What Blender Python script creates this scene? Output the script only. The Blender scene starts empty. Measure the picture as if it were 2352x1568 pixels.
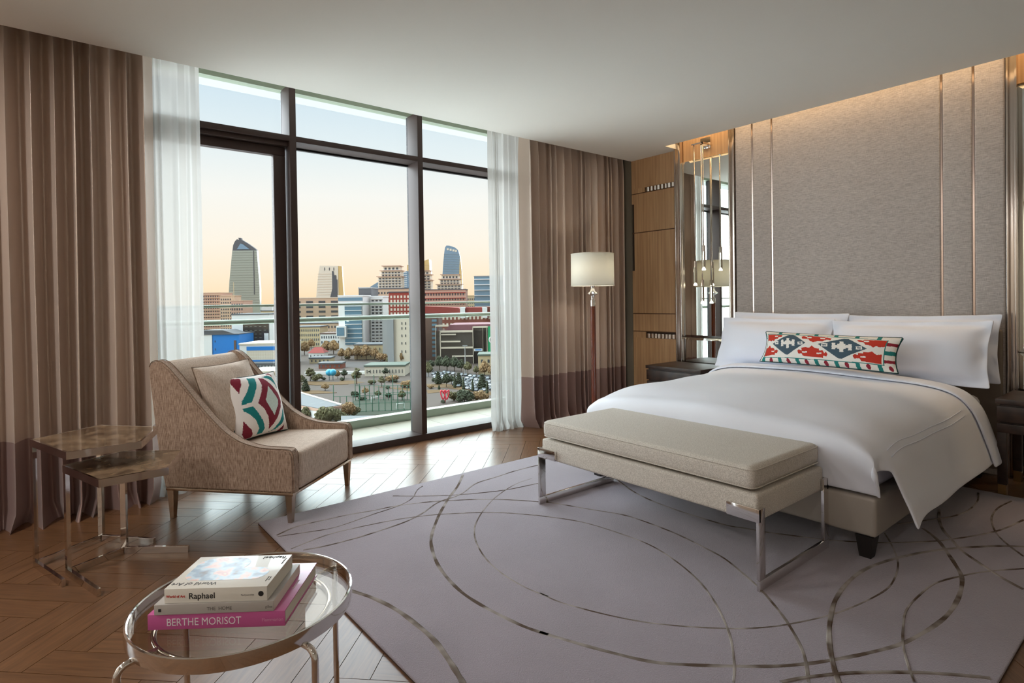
import bpy, bmesh, math, random
from mathutils import Vector, Matrix
random.seed(7)
sc = bpy.context.scene
COL = sc.collection
# ---- light levels
SKY, SUN, SUN_ANGLE, SUN_DIR, EXPO = 0.95, 17.5, 170, (0.95, 0.12, -0.24), 0.22
COVE_W, LAMP_E = 16.0, 85.0
TLEG = ((725, .42, False), (770, .42, True), (427, .42, True), (268, .47, False))
FILL_W = 23.0
FILL = ((1.6, -1.2, .3), (-.2, -1.6, .7), (-2.2, -1.8, 1.1), (-3.3, -1.0, .85))  # x, y and share of each added fill lamp

# ------------------------------------------------------------------ camera
FPX, PCX, PCY, EYE = 1323.19, 1176.0, 705.0, 1.25
_y, _p, _r = math.radians(51.0167), math.radians(-0.65365), math.radians(-0.8429)
FWD = Vector((-math.sin(_y)*math.cos(_p), math.cos(_y)*math.cos(_p), math.sin(_p)))
_R0 = Vector((math.cos(_y), math.sin(_y), 0)); _U0 = _R0.cross(FWD)
RGT = _R0*math.cos(_r) + _U0*math.sin(_r)
UPV = -_R0*math.sin(_r) + _U0*math.cos(_r)
CAM = Vector((0, 0, EYE))
cd = bpy.data.cameras.new('camera'); cam = bpy.data.objects.new('camera', cd); COL.objects.link(cam)
cd.sensor_width = 36; cd.lens = FPX/2352*36; cd.shift_y = (PCY-784)/2352
cd.clip_start = 0.05; cd.clip_end = 20000
m = Matrix((RGT, UPV, -FWD)).transposed().to_4x4(); m.translation = CAM
cam.matrix_world = m
sc.camera = cam
def ray(px, py): return FWD + RGT*((px-PCX)/FPX) - UPV*((py-PCY)/FPX)
def atz(px, py, z=0.0):
    d = ray(px, py); return CAM + d*((z-EYE)/d.z)
def aty(px, py, y):
    d = ray(px, py); return CAM + d*(y/d.y)
def atd(px, py, D): return CAM + ray(px, py)*D

# ------------------------------------------------------------------ world, sun, exposure
def lin(c): return tuple((v/255/12.92 if v/255 <= 0.04045 else ((v/255+0.055)/1.055)**2.4) for v in c)
def rgb(r, g, b): return lin((r, g, b))+(1,)
W = bpy.data.worlds.new('world'); sc.world = W; W.use_nodes = True
nt = W.node_tree; nt.nodes.clear()
out = nt.nodes.new('ShaderNodeOutputWorld'); bg = nt.nodes.new('ShaderNodeBackground')
tc = nt.nodes.new('ShaderNodeTexCoord'); sx = nt.nodes.new('ShaderNodeSeparateXYZ')
rp = nt.nodes.new('ShaderNodeValToRGB'); mr = nt.nodes.new('ShaderNodeMapRange')
nt.links.new(tc.outputs['Generated'], sx.inputs[0]); nt.links.new(sx.outputs['Z'], mr.inputs[0])
mr.inputs[1].default_value = -0.05; mr.inputs[2].default_value = 0.75
nt.links.new(mr.outputs[0], rp.inputs[0]); nt.links.new(rp.outputs[0], bg.inputs[0]); nt.links.new(bg.outputs[0], out.inputs[0])
def zpos(deg): return (math.sin(math.radians(deg))+0.05)/0.8
el = rp.color_ramp.elements
stops = [(-1.5, (176,172,165)), (0.0, (254,220,180)), (2.2, (254,231,203)), (5.5, (252,240,226)), (10, (246,243,239)), (14, (228,236,240)), (20, (204,223,237)), (32, (178,205,230)), (48, (150,182,218))]
el[0].position = zpos(stops[0][0]); el[0].color = rgb(*stops[0][1])
el[1].position = zpos(stops[-1][0]); el[1].color = rgb(*stops[-1][1])
for e_, c_ in stops[1:-1]:
    q = el.new(zpos(e_)); q.color = rgb(*c_)
bg.inputs[1].default_value = SKY
sl = bpy.data.lights.new('sun', 'SUN'); so = bpy.data.objects.new('sun', sl); COL.objects.link(so)
sl.energy = SUN; sl.angle = math.radians(SUN_ANGLE); sl.color = (0.86, 0.935, 1.0)
so.rotation_euler = Vector(SUN_DIR).to_track_quat('-Z', 'Y').to_euler()
vs = sc.view_settings
vs.view_transform = 'Standard'; vs.look = 'None'; vs.gamma = 1; vs.use_curve_mapping = False
vs.exposure = EXPO
sc.cycles.use_denoising = True
sc.cycles.max_bounces = 9; sc.cycles.diffuse_bounces = 5; sc.cycles.glossy_bounces = 5; sc.cycles.transparent_max_bounces = 14; sc.cycles.transmission_bounces = 8
sc.cycles.sample_clamp_indirect = 6.0

# ------------------------------------------------------------------ materials
MAT = {}
def newmat(name):
    m = bpy.data.materials.new(name); m.use_nodes = True; MAT[name] = m
    return m, m.node_tree, m.node_tree.nodes['Principled BSDF']
def plain(name, col, rough=0.6, metal=0.0, bump=0.0, bscale=200, var=0.0, vscale=20, stretch=(1,1,1), sheen=0.0, spec=0.5, coat=0.0, coords='Object'):
    m, nt, b = newmat(name)
    b.inputs['Base Color'].default_value = rgb(*col); b.inputs['Roughness'].default_value = rough; b.inputs['Metallic'].default_value = metal
    b.inputs['Specular IOR Level'].default_value = spec
    b.inputs['Sheen Weight'].default_value = sheen; b.inputs['Coat Weight'].default_value = coat
    if bump or var:
        tcn = nt.nodes.new('ShaderNodeTexCoord'); mp = nt.nodes.new('ShaderNodeMapping'); mp.inputs['Scale'].default_value = stretch
        nt.links.new(tcn.outputs[coords], mp.inputs[0])
    if var:
        n = nt.nodes.new('ShaderNodeTexNoise'); n.inputs['Scale'].default_value = vscale; n.inputs['Detail'].default_value = 4
        nt.links.new(mp.outputs[0], n.inputs['Vector'])
        mrn = nt.nodes.new('ShaderNodeMapRange'); mrn.inputs[1].default_value = .3; mrn.inputs[2].default_value = .7
        mrn.inputs[3].default_value = 1-var; mrn.inputs[4].default_value = 1+var
        nt.links.new(n.outputs['Fac'], mrn.inputs[0])
        mx = nt.nodes.new('ShaderNodeVectorMath'); mx.operation = 'SCALE'
        mx.inputs[0].default_value = rgb(*col)[:3]; nt.links.new(mrn.outputs[0], mx.inputs['Scale'])
        nt.links.new(mx.outputs[0], b.inputs['Base Color'])
    if bump:
        n2 = nt.nodes.new('ShaderNodeTexNoise'); n2.inputs['Scale'].default_value = bscale; n2.inputs['Detail'].default_value = 3
        nt.links.new(mp.outputs[0], n2.inputs['Vector'])
        bp = nt.nodes.new('ShaderNodeBump'); bp.inputs['Strength'].default_value = bump; bp.inputs['Distance'].default_value = 0.004
        nt.links.new(n2.outputs['Fac'], bp.inputs['Height']); nt.links.new(bp.outputs[0], b.inputs['Normal'])
    return m
def weave(name, c1, c2, rough=.85, sx=(300,300,60), scale=1.0, bump=.3, cross=.5):
    """woven cloth: two crossing streaky noises between two thread colours"""
    m, nt, b = newmat(name); L = nt.links.new
    tcn = nt.nodes.new('ShaderNodeTexCoord')
    fac = None
    for st in (sx, (sx[2], sx[2], sx[0])):
        mp = nt.nodes.new('ShaderNodeMapping'); mp.inputs['Scale'].default_value = [v*scale for v in st]
        L(tcn.outputs['Object'], mp.inputs[0])
        n = nt.nodes.new('ShaderNodeTexNoise'); n.inputs['Scale'].default_value = 1; n.inputs['Detail'].default_value = 3
        L(mp.outputs[0], n.inputs['Vector'])
        if fac is None: fac = n.outputs['Fac']
        else:
            ad = nt.nodes.new('ShaderNodeMath'); ad.operation = 'MULTIPLY_ADD'; ad.inputs[1].default_value = 1-cross
            L(fac, ad.inputs[0])
            hm = nt.nodes.new('ShaderNodeMath'); hm.operation = 'MULTIPLY'; hm.inputs[1].default_value = cross
            L(n.outputs['Fac'], hm.inputs[0]); L(hm.outputs[0], ad.inputs[2]); fac = ad.outputs[0]
    r = nt.nodes.new('ShaderNodeValToRGB'); r.color_ramp.elements[0].position = .36; r.color_ramp.elements[1].position = .64
    r.color_ramp.elements[0].color = rgb(*c1); r.color_ramp.elements[1].color = rgb(*c2)
    L(fac, r.inputs[0]); L(r.outputs[0], b.inputs['Base Color'])
    bp = nt.nodes.new('ShaderNodeBump'); bp.inputs['Strength'].default_value = bump; bp.inputs['Distance'].default_value = .003
    L(fac, bp.inputs['Height']); L(bp.outputs[0], b.inputs['Normal'])
    b.inputs['Roughness'].default_value = rough; b.inputs['Specular IOR Level'].default_value = .25
    return m
def wood(name, c1, c2, rough=.4, scale=6, stretch=(1,1,.08), rnd=0.0, spec=.5, coat=0.0, ring=6, wv=.35):
    m, nt, b = newmat(name); L = nt.links.new
    tcn = nt.nodes.new('ShaderNodeTexCoord'); mp = nt.nodes.new('ShaderNodeMapping'); mp.inputs['Scale'].default_value = stretch
    oi = nt.nodes.new('ShaderNodeObjectInfo'); ge = nt.nodes.new('ShaderNodeNewGeometry')
    rn = nt.nodes.new('ShaderNodeMath'); rn.operation = 'ADD'; L(oi.outputs['Random'], rn.inputs[0]); L(ge.outputs['Random Per Island'], rn.inputs[1])
    sc_ = nt.nodes.new('ShaderNodeVectorMath'); sc_.operation = 'MULTIPLY_ADD'; sc_.inputs[1].default_value = (1,1,1)
    cmb = nt.nodes.new('ShaderNodeCombineXYZ')
    tm = nt.nodes.new('ShaderNodeMath'); tm.operation = 'MULTIPLY'; tm.inputs[1].default_value = 17.0; L(rn.outputs[0], tm.inputs[0])
    L(tm.outputs[0], cmb.inputs[0]); L(tm.outputs[0], cmb.inputs[1])
    L(tcn.outputs['Object'], sc_.inputs[0]); L(cmb.outputs[0], sc_.inputs[2]); L(sc_.outputs[0], mp.inputs[0])
    n = nt.nodes.new('ShaderNodeTexNoise'); n.inputs['Scale'].default_value = scale; n.inputs['Detail'].default_value = 6; n.inputs['Distortion'].default_value = .6
    L(mp.outputs[0], n.inputs['Vector'])
    w = nt.nodes.new('ShaderNodeTexWave'); w.inputs['Scale'].default_value = ring; w.inputs['Distortion'].default_value = 5; w.inputs['Detail'].default_value = 3
    L(mp.outputs[0], w.inputs['Vector'])
    ad = nt.nodes.new('ShaderNodeMath'); ad.operation = 'MULTIPLY_ADD'; ad.inputs[1].default_value = wv; L(w.outputs['Fac'], ad.inputs[0])
    hm = nt.nodes.new('ShaderNodeMath'); hm.operation = 'MULTIPLY'; hm.inputs[1].default_value = 1-wv; L(n.outputs['Fac'], hm.inputs[0]); L(hm.outputs[0], ad.inputs[2])
    r = nt.nodes.new('ShaderNodeValToRGB'); r.color_ramp.elements[0].position = .25; r.color_ramp.elements[1].position = .75
    r.color_ramp.elements[0].color = rgb(*c1); r.color_ramp.elements[1].color = rgb(*c2)
    L(ad.outputs[0], r.inputs[0])
    if rnd:
        fr = nt.nodes.new('ShaderNodeMath'); fr.operation = 'FRACT'; L(tm.outputs[0], fr.inputs[0])
        m2 = nt.nodes.new('ShaderNodeMapRange'); m2.inputs[3].default_value = 1-rnd; m2.inputs[4].default_value = 1+rnd; L(fr.outputs[0], m2.inputs[0])
        vm = nt.nodes.new('ShaderNodeVectorMath'); vm.operation = 'SCALE'; L(r.outputs[0], vm.inputs[0]); L(m2.outputs[0], vm.inputs['Scale'])
        L(vm.outputs[0], b.inputs['Base Color'])
    else: L(r.outputs[0], b.inputs['Base Color'])
    b.inputs['Roughness'].default_value = rough; b.inputs['Specular IOR Level'].default_value = spec; b.inputs['Coat Weight'].default_value = coat
    return m
def thin_glass(name, tint=(1,1,1), refl=.08, rough=0.0):
    m = bpy.data.materials.new(name); m.use_nodes = True; MAT[name] = m; nt = m.node_tree; nt.nodes.clear(); L = nt.links.new
    o = nt.nodes.new('ShaderNodeOutputMaterial'); mx = nt.nodes.new('ShaderNodeMixShader')
    t = nt.nodes.new('ShaderNodeBsdfTransparent'); t.inputs[0].default_value = tint+(1,)
    g = nt.nodes.new('ShaderNodeBsdfGlossy'); g.inputs['Roughness'].default_value = rough
    lw = nt.nodes.new('ShaderNodeLayerWeight'); lw.inputs[0].default_value = .12
    mu = nt.nodes.new('ShaderNodeMapRange'); mu.inputs[3].default_value = refl*.5; mu.inputs[4].default_value = min(1, refl*3)
    L(lw.outputs['Fresnel'], mu.inputs[0]); L(mu.outputs[0], mx.inputs[0]); L(t.outputs[0], mx.inputs[1]); L(g.outputs[0], mx.inputs[2]); L(mx.outputs[0], o.inputs[0])
    return m
def sheer(name, col, alpha):
    m = bpy.data.materials.new(name); m.use_nodes = True; MAT[name] = m; nt = m.node_tree; nt.nodes.clear(); L = nt.links.new
    o = nt.nodes.new('ShaderNodeOutputMaterial'); mx = nt.nodes.new('ShaderNodeMixShader'); m2 = nt.nodes.new('ShaderNodeMixShader')
    t = nt.nodes.new('ShaderNodeBsdfTransparent'); d = nt.nodes.new('ShaderNodeBsdfDiffuse'); tr = nt.nodes.new('ShaderNodeBsdfTranslucent')
    d.inputs[0].default_value = rgb(*col); tr.inputs[0].default_value = rgb(*col)
    m2.inputs[0].default_value = .5; L(d.outputs[0], m2.inputs[1]); L(tr.outputs[0], m2.inputs[2])
    mx.inputs[0].default_value = alpha; L(t.outputs[0], mx.inputs[1]); L(m2.outputs[0], mx.inputs[2]); L(mx.outputs[0], o.inputs[0])
    return m
def emit(name, col, s):
    m = bpy.data.materials.new(name); m.use_nodes = True; MAT[name] = m; nt = m.node_tree; nt.nodes.clear()
    o = nt.nodes.new('ShaderNodeOutputMaterial'); e = nt.nodes.new('ShaderNodeEmission'); e.inputs[0].default_value = rgb(*col); e.inputs[1].default_value = s
    nt.links.new(e.outputs[0], o.inputs[0]); return m

# ------------------------------------------------------------------ mesh helpers
def BM(): return bmesh.new()
def bx(bm, x0, x1, y0, y1, z0, z1, bev=0.0, seg=2):
    r = bmesh.ops.create_cube(bm, size=1.0); vs_ = r['verts']
    for v in vs_: v.co = Vector((x0+(v.co.x+.5)*(x1-x0), y0+(v.co.y+.5)*(y1-y0), z0+(v.co.z+.5)*(z1-z0)))
    if bev > 0:
        es = list({e for v in vs_ for e in v.link_edges})
        bmesh.ops.bevel(bm, geom=es, offset=bev, segments=seg, profile=.6, affect='EDGES', clamp_overlap=True)
    return vs_
def prism(bm, pts, z0, z1, bev=0.0):
    """vertical prism over an xy polygon (counter-clockwise)"""
    a = [bm.verts.new((x, y, z0)) for x, y in pts]; b = [bm.verts.new((x, y, z1)) for x, y in pts]
    n = len(pts); fs = [bm.faces.new(list(reversed(a))), bm.faces.new(b)]
    for i in range(n): fs.append(bm.faces.new((a[i], a[(i+1) % n], b[(i+1) % n], b[i])))
    if bev:
        es = list({e for f in fs for e in f.edges}); bmesh.ops.bevel(bm, geom=es, offset=bev, segments=2, affect='EDGES', clamp_overlap=True)
def lathe(bm, prof, c=(0,0), n=24, cap=True):
    """prof: (radius, z) list"""
    rings = []
    for r, z in prof:
        rings.append([bm.verts.new((c[0]+r*math.cos(2*math.pi*i/n), c[1]+r*math.sin(2*math.pi*i/n), z)) for i in range(n)])
    for a, b in zip(rings, rings[1:]):
        for i in range(n): bm.faces.new((a[i], a[(i+1) % n], b[(i+1) % n], b[i]))
    if cap: bm.faces.new(list(reversed(rings[0]))); bm.faces.new(rings[-1])
def tube(bm, pts, r, n=10, closed=False):
    pts = [Vector(p) for p in pts]; k = len(pts); rings = []
    up = Vector((0, 0, 1))
    for i, p in enumerate(pts):
        a = pts[(i-1) % k] if (closed or i > 0) else p; b = pts[(i+1) % k] if (closed or i < k-1) else p
        t = (b-a).normalized()
        ref = up if abs(t.z) < .95 else Vector((1, 0, 0))
        if rings: 
            u = (pu - t*pu.dot(t)).normalized()
        else: u = t.cross(ref).normalized()
        pu = u; v = t.cross(u)
        rr = r[i] if isinstance(r, (list, tuple)) else r
        rings.append([bm.verts.new(p+u*(rr*math.cos(2*math.pi*j/n))+v*(rr*math.sin(2*math.pi*j/n))) for j in range(n)])
    pairs = list(zip(rings, rings[1:])) + ([(rings[-1], rings[0])] if closed else [])
    for a, b in pairs:
        for j in range(n): bm.faces.new((a[j], a[(j+1) % n], b[(j+1) % n], b[j]))
    if not closed: bm.faces.new(list(reversed(rings[0]))); bm.faces.new(rings[-1])
def grid(bm, fn, nu, nv):
    V = [[bm.verts.new(fn(i/nu, j/nv)) for j in range(nv+1)] for i in range(nu+1)]
    F = [[bm.faces.new((V[i][j], V[i+1][j], V[i+1][j+1], V[i][j+1])) for j in range(nv)] for i in range(nu)]
    return V, F
def finish(name, bm, mat, parent=None, smooth=False, loc=None, rotz=0.0):
    bmesh.ops.recalc_face_normals(bm, faces=bm.faces)
    me = bpy.data.meshes.new(name); bm.to_mesh(me); bm.free()
    for mm in (mat if isinstance(mat, (list, tuple)) else [mat]): me.materials.append(MAT[mm])
    if smooth == 'auto':
        for p in me.polygons: p.use_smooth = True
        me.set_sharp_from_angle(angle=math.radians(38))
    elif smooth:
        for p in me.polygons: p.use_smooth = True
    o = bpy.data.objects.new(name, me); COL.objects.link(o)
    if parent: o.parent = parent
    if loc: o.location = loc
    if rotz: o.rotation_euler = (0, 0, rotz)
    return o
def tag(o, label, cat, group=None):
    o['label'] = label; o['category'] = cat
    if group: o['group'] = group
    return o
def thing(name, label, cat, loc=(0,0,0), rotz=0.0, group=None):
    o = bpy.data.objects.new(name, None); COL.objects.link(o); o.location = loc; o.rotation_euler = (0, 0, rotz); o.empty_display_size = .1
    return tag(o, label, cat, group)
def struct(name, bm, mat, smooth=False):
    o = finish(name, bm, mat, smooth=smooth); o['kind'] = 'structure'; return o
def box_obj(name, dims, mat, parent=None, bev=0.0, smooth=None, seg=2):
    bm = BM(); bx(bm, *dims, bev=bev, seg=seg); return finish(name, bm, mat, parent, smooth=('auto' if bev else False) if smooth is None else smooth)
def subs(o, n=1):
    md = o.modifiers.new('sub', 'SUBSURF'); md.levels = n; md.render_levels = n; return o
# ================================================================== material library
plain('ceiling_paint', (232,229,222), .9)
plain('wall_paint', (205,196,182), .85, bump=.05, bscale=300)
plain('header_paint', (146,158,138), .6)
wood('oak_floor', (90,61,40), (122,87,59), rough=.30, scale=5, stretch=(1.2,14,1), rnd=.07, ring=3, wv=.0)
plain('floor_under', (40,28,20), .9)
wood('wall_oak', (174,137,99), (206,169,128), rough=.5, scale=6, stretch=(4,4,.30), ring=2, wv=.15)
plain('wood_edge', (88,60,38), .6)
plain('recess_dark', (42,28,20), .6)
weave('panel_linen', (160,150,145), (204,195,189), sx=(30,30,420), bump=.25, cross=.35)
plain('chrome', (228,224,221), .07, metal=1.0)
plain('nickel', (214,204,196), .2, metal=1.0)
plain('rose_metal', (214,192,180), .22, metal=1.0)
plain('bronze', (190,172,154), .22, metal=1.0)
plain('brass', (172,140,92), .3, metal=1.0)
plain('mirror_silver', (232,236,232), .015, metal=1.0)
plain('window_metal', (62,48,44), .5, spec=.3)
plain('gasket', (18,16,16), .6)
thin_glass('window_glass', (.97,.985,.975), refl=.012)
thin_glass('rail_glass', (.94,.97,.955), refl=.012)
plain('balcony_tile', (132,124,108), .55, var=.05, vscale=6)
plain('balcony_grout', (150,146,134), .9)
plain('balcony_metal', (158,172,158), .35, metal=.3)
plain('concrete', (190,192,192), .9)
plain('drape_satin', (206,188,174), .36, metal=.38, sheen=.2, spec=.6)
plain('drape_band', (160,133,127), .36, metal=.38, sheen=.2, spec=.6)
sheer('sheer_white', (206,204,200), .86)
sheer('sheer_hem', (204,202,199), .92)
plain('curtain_track', (230,228,222), .5)
weave('chair_linen_shaded', (126,102,86), (184,160,141), sx=(260,260,30), bump=.35, cross=.22)  # arm linen darkened, standing for the shaded sides of the chair
weave('chair_linen_lit', (180,160,143), (214,196,180), sx=(240,240,34), bump=.3, cross=.25)  # the same linen lightened, standing for the lit seat and back
plain('piping_seam', (120,98,80), .8)
weave('bench_linen', (187,179,168), (221,214,204), sx=(260,260,260), bump=.35)
plain('linen_white', (231,235,248), .72, sheen=.25, bump=.05, bscale=60)
plain('sateen_white', (232,234,243), .5, sheen=.3, spec=.4)
plain('bed_leather', (164,155,145), .42, bump=.08, bscale=90)
plain('headboard_suede', (128,116,104), .9)
plain('black_wood', (26,20,18), .45)
wood('dark_walnut', (38,25,20), (62,43,34), rough=.42, scale=8, stretch=(1,6,6), ring=3)
wood('mahogany', (92,38,18), (128,58,28), rough=.25, scale=5, stretch=(4,4,.3), coat=.4)
plain('white_shade', (240,236,220), .8)
plain('rug_wool', (146,136,145), 1.0, bump=.9, bscale=240, var=.05, vscale=3.0, sheen=.4, spec=.1)
plain('rug_side', (70,46,38), 1.0)
m_, nt_, b_ = newmat('rug_silk')
tcn = nt_.nodes.new('ShaderNodeTexCoord'); n_ = nt_.nodes.new('ShaderNodeTexNoise'); n_.inputs['Scale'].default_value = 9
nt_.links.new(tcn.outputs['Object'], n_.inputs['Vector']); r_ = nt_.nodes.new('ShaderNodeValToRGB')
r_.color_ramp.elements[0].position = .38; r_.color_ramp.elements[0].color = rgb(86,72,62); r_.color_ramp.elements[1].position = .62; r_.color_ramp.elements[1].color = rgb(160,152,146)
nt_.links.new(n_.outputs['Fac'], r_.inputs[0]); nt_.links.new(r_.outputs[0], b_.inputs['Base Color']); b_.inputs['Roughness'].default_value = .95; b_.inputs['Specular IOR Level'].default_value = .1
wood('marble_brown', (62,45,34), (150,124,97), rough=.10, scale=14, stretch=(1,1,1), ring=2, wv=.0)
thin_glass('smoked_glass', (.80,.76,.71), refl=.04)
m_, nt_, b_ = newmat('tube_glass'); b_.inputs['Transmission Weight'].default_value = 1.0; b_.inputs['IOR'].default_value = 1.49; b_.inputs['Roughness'].default_value = 0.0; b_.inputs['Base Color'].default_value = rgb(250,250,248)
# ================================================================== floor of herringbone planks
PW, PL = 0.1275, 0.5737
FX0, FX1, FY0, FY1 = -4.55, 2.6, -2.6, 5.13
bm = BM(); bx(bm, FX0, FX1, FY0, FY1, -.2, -.013); floor = struct('floor', bm, 'floor_under')
def clip_poly(P, axis, lim, keep_greater):
    R = []
    for i in range(len(P)):
        a, b = P[i], P[(i+1) % len(P)]
        ia = (a[axis] >= lim) if keep_greater else (a[axis] <= lim); ib = (b[axis] >= lim) if keep_greater else (b[axis] <= lim)
        if ia: R.append(a)
        if ia != ib:
            t = (lim-a[axis])/(b[axis]-a[axis]); R.append(tuple(a[k]+(b[k]-a[k])*t for k in (0, 1)))
    return R
S2 = math.sqrt(2); g = .0013
planks = []
X0P, Y0P = -2.684, -.179
for band in range(-12, 6):
    for i in range(-22, 45):
        for fam in (0, 1):
            if fam == 0: p0, p1, q0, q1 = i*PW, i*PW+PL, i*PW, (i+1)*PW
            else: p0, p1, q0, q1 = i*PW, (i+1)*PW, (i+1)*PW, (i+1)*PW+PL
            p0 += band*PL; p1 += band*PL; q0 -= band*PL; q1 -= band*PL
            pc, qc = (p0+p1)/2, (q0+q1)/2
            w2 = lambda p, q: (X0P+(-p+q)/S2, Y0P+(p+q)/S2)
            c = w2(pc, qc)
            if not (FX0-.3 < c[0] < FX1+.3 and FY0-.3 < c[1] < FY1+.3): continue
            poly = [w2(p0+g, q0+g), w2(p1-g, q0+g), w2(p1-g, q1-g), w2(p0+g, q1-g)][::-1]
            cp = poly
            for ax, lm, kg in ((0, FX0, True), (0, FX1, False), (1, FY0, True), (1, FY1, False)):
                cp = clip_poly(cp, ax, lm, kg) if cp else cp
            if len(cp) < 3: continue
            whole = all(abs(a[0]-b[0])+abs(a[1]-b[1]) < 1e-9 for a, b in zip(cp, poly)) and len(cp) == 4
            planks.append((c, fam, whole, cp))
def in_view(c):
    v = Vector((c[0], c[1], 0))-CAM; d = v.dot(FWD)
    if d < .3: return 9e9
    px = PCX+FPX*v.dot(RGT)/d; py = PCY-FPX*v.dot(UPV)/d
    if -150 < px < 2500 and 700 < py < 1720:
        hid = (-3.15 < c[0] < -.75 and 1.25 < c[1] < 4.25)      # wholly under the rug
        return 9e8 if hid else d
    return 9e9
planks.sort(key=lambda k: in_view(k[0]))
rest = BM(); shared = {}
for k, (c, fam, whole, cp) in enumerate(planks):
    if k < 300 and in_view(c) < 8e8:
        if whole and fam in shared:
            o = bpy.data.objects.new('plank', shared[fam]); COL.objects.link(o); o.parent = floor
        else:
            bm = BM(); ctr = c if whole else (0, 0)
            prism(bm, [(a[0]-c[0], a[1]-c[1]) for a in cp], -.013, 0)
            # local x along the board so the grain follows it
            ang = math.radians(135 if fam == 0 else 45)
            bmesh.ops.rotate(bm, verts=bm.verts, cent=(0,0,0), matrix=Matrix.Rotation(-ang, 3, 'Z'))
            o = finish('plank', bm, 'oak_floor', floor)
            if whole: shared[fam] = o.data
        o.location = (c[0], c[1], 0); o.rotation_euler = (0, 0, math.radians(135 if fam == 0 else 45))
    else: prism(rest, cp, -.013, 0)
o = finish('plank_field', rest, 'oak_floor', floor); o['kind'] = 'stuff'

# ================================================================== ceiling, walls
CZ = 2.78
bm = BM()
bx(bm, -4.16, 2.6, -2.6, 4.88, CZ, CZ+.05)
bx(bm, -4.16, -3.54, 4.88, 5.13, CZ, CZ+.05)
bx(bm, .55, 2.6, 4.88, 5.13, CZ, CZ+.05)
bx(bm, -4.16, -4.14, -2.6, 5.13, CZ+.05, 3.10)
bx(bm, -4.78, 2.75, -2.75, 5.3, 3.10, 3.2)
struct('ceiling', bm, 'ceiling_paint')
bm = BM(); bx(bm, -4.78, 2.75, 5.13, 5.3, -.2, 3.1); wall_hb = struct('wall_headboard', bm, 'wall_paint')
bm = BM(); bx(bm, 2.6, 2.75, -2.75, 5.13, -.2, 3.1); struct('wall_right', bm, 'wall_paint')
bm = BM(); bx(bm, -4.78, 2.6, -2.75, -2.6, -.2, 3.1); struct('wall_back', bm, 'wall_paint')
bm = BM(); bx(bm, -4.78, -4.70, -2.6, 5.13, 2.943, 3.1); struct('trim_1', bm, 'header_paint')

# oak panelling between drapes and mirror
YP = 5.11
for z0, z1 in ((.0, .885), (.895, 1.08), (1.09, 1.973), (1.983, 2.405), (2.415, 2.78)):
    if z0 == 0.0:
        bm = BM(); bx(bm, -4.16, -3.556, 5.11, 5.13, 0, .818); bx(bm, -4.16, -3.99, 5.11, 5.13, .818, .885)
    elif z1 == 2.78:
        bm = BM(); bx(bm, -4.16, -3.556, 5.11, 5.13, 2.465, 2.78); bx(bm, -4.16, -3.98, 5.11, 5.13, 2.415, 2.465)
    else:
        x0 = -4.16 if z0 < 1 else -4.13
        bm = BM(); bx(bm, x0, -3.556, 5.11, 5.13, z0, z1)
        if z0 == 1.983: bx(bm, -4.16, -4.13, 5.11, 5.13, 2.30, 2.405)
        if z0 == 1.09: bx(bm, -4.16, -4.13, 5.11, 5.13, 1.09, 1.56)
    finish('wood_panel', bm, 'wall_oak', wall_hb)
box_obj('panel_backing', (-4.16, -3.556, 5.124, 5.1299, 0, 2.78), 'recess_dark', wall_hb)
for z in (.89, 1.085, 1.978, 2.41): box_obj('groove_strip', (-4.16, -3.556, 5.116, 5.122, z-.006, z+.006), 'wood_edge', wall_hb)
for z0, x0 in ((2.416, -3.975), (.820, -3.985)):
    for k in range(9):
        xa = x0+.004+k*.0455; bm = BM(); n = 8
        pts = [(xa+.041*i/n, 5.1145+.0075*(1-math.sin(math.pi*(i/n)**(.6+.25*(k % 3))))) for i in range(n+1)]
        V = [[bm.verts.new((x, y, z)) for z in (z0+.001, z0+.0475)] for x, y in pts]
        for i in range(n): bm.faces.new((V[i][0], V[i+1][0], V[i+1][1], V[i][1]))
        finish('chrome_rib', bm, 'nickel', wall_hb, smooth=True)
plain('return_shade', (112,105,92), .8) if 'return_shade' not in MAT else None  # darker wall colour with the shade beside the drape put in
bm = BM(); bx(bm, -4.52, -4.161, 5.105, 5.1299, 0, 2.95); struct('trim_2', bm, 'return_shade')  # thin board added to carry the painted shade
bm = BM(); bx(bm, -3.48, -2.95, 5.10, 5.13, 2.635, 3.08); finish('wood_panel', bm, 'wall_oak', wall_hb)
bm = BM(); bx(bm, -.866, .4, 5.10, 5.13, 2.655, 3.08); finish('wood_panel', bm, 'wall_oak', wall_hb)
# upholstered panels and metal strips
edges = [-2.892, -2.720, -2.537, -1.284, -1.100, -.925]
for a, b in zip(edges, edges[1:]):
    box_obj('linen_panel', (a+.006, b-.006, 5.055, 5.13, .0, 3.06), 'panel_linen', wall_hb, bev=.012, seg=3)
for e_ in edges[1:-1]: box_obj('metal_strip', (e_-.0058, e_+.0058, 5.058, 5.13, 0, 3.06), 'rose_metal', wall_hb)
# stepped metal posts flanking the mirrors
for a, b in ((-3.556, -3.483), (-2.95, -2.894), (-.923, -.866)):
    w = b-a
    for f0, f1, yy in ((0, .2, 5.045), (.2, .75, 5.07), (.75, 1, 5.045)):
        box_obj('metal_post', (a+w*f0, a+w*f1, yy, 5.13, 0, 3.06), 'nickel', wall_hb, bev=.003)
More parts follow.
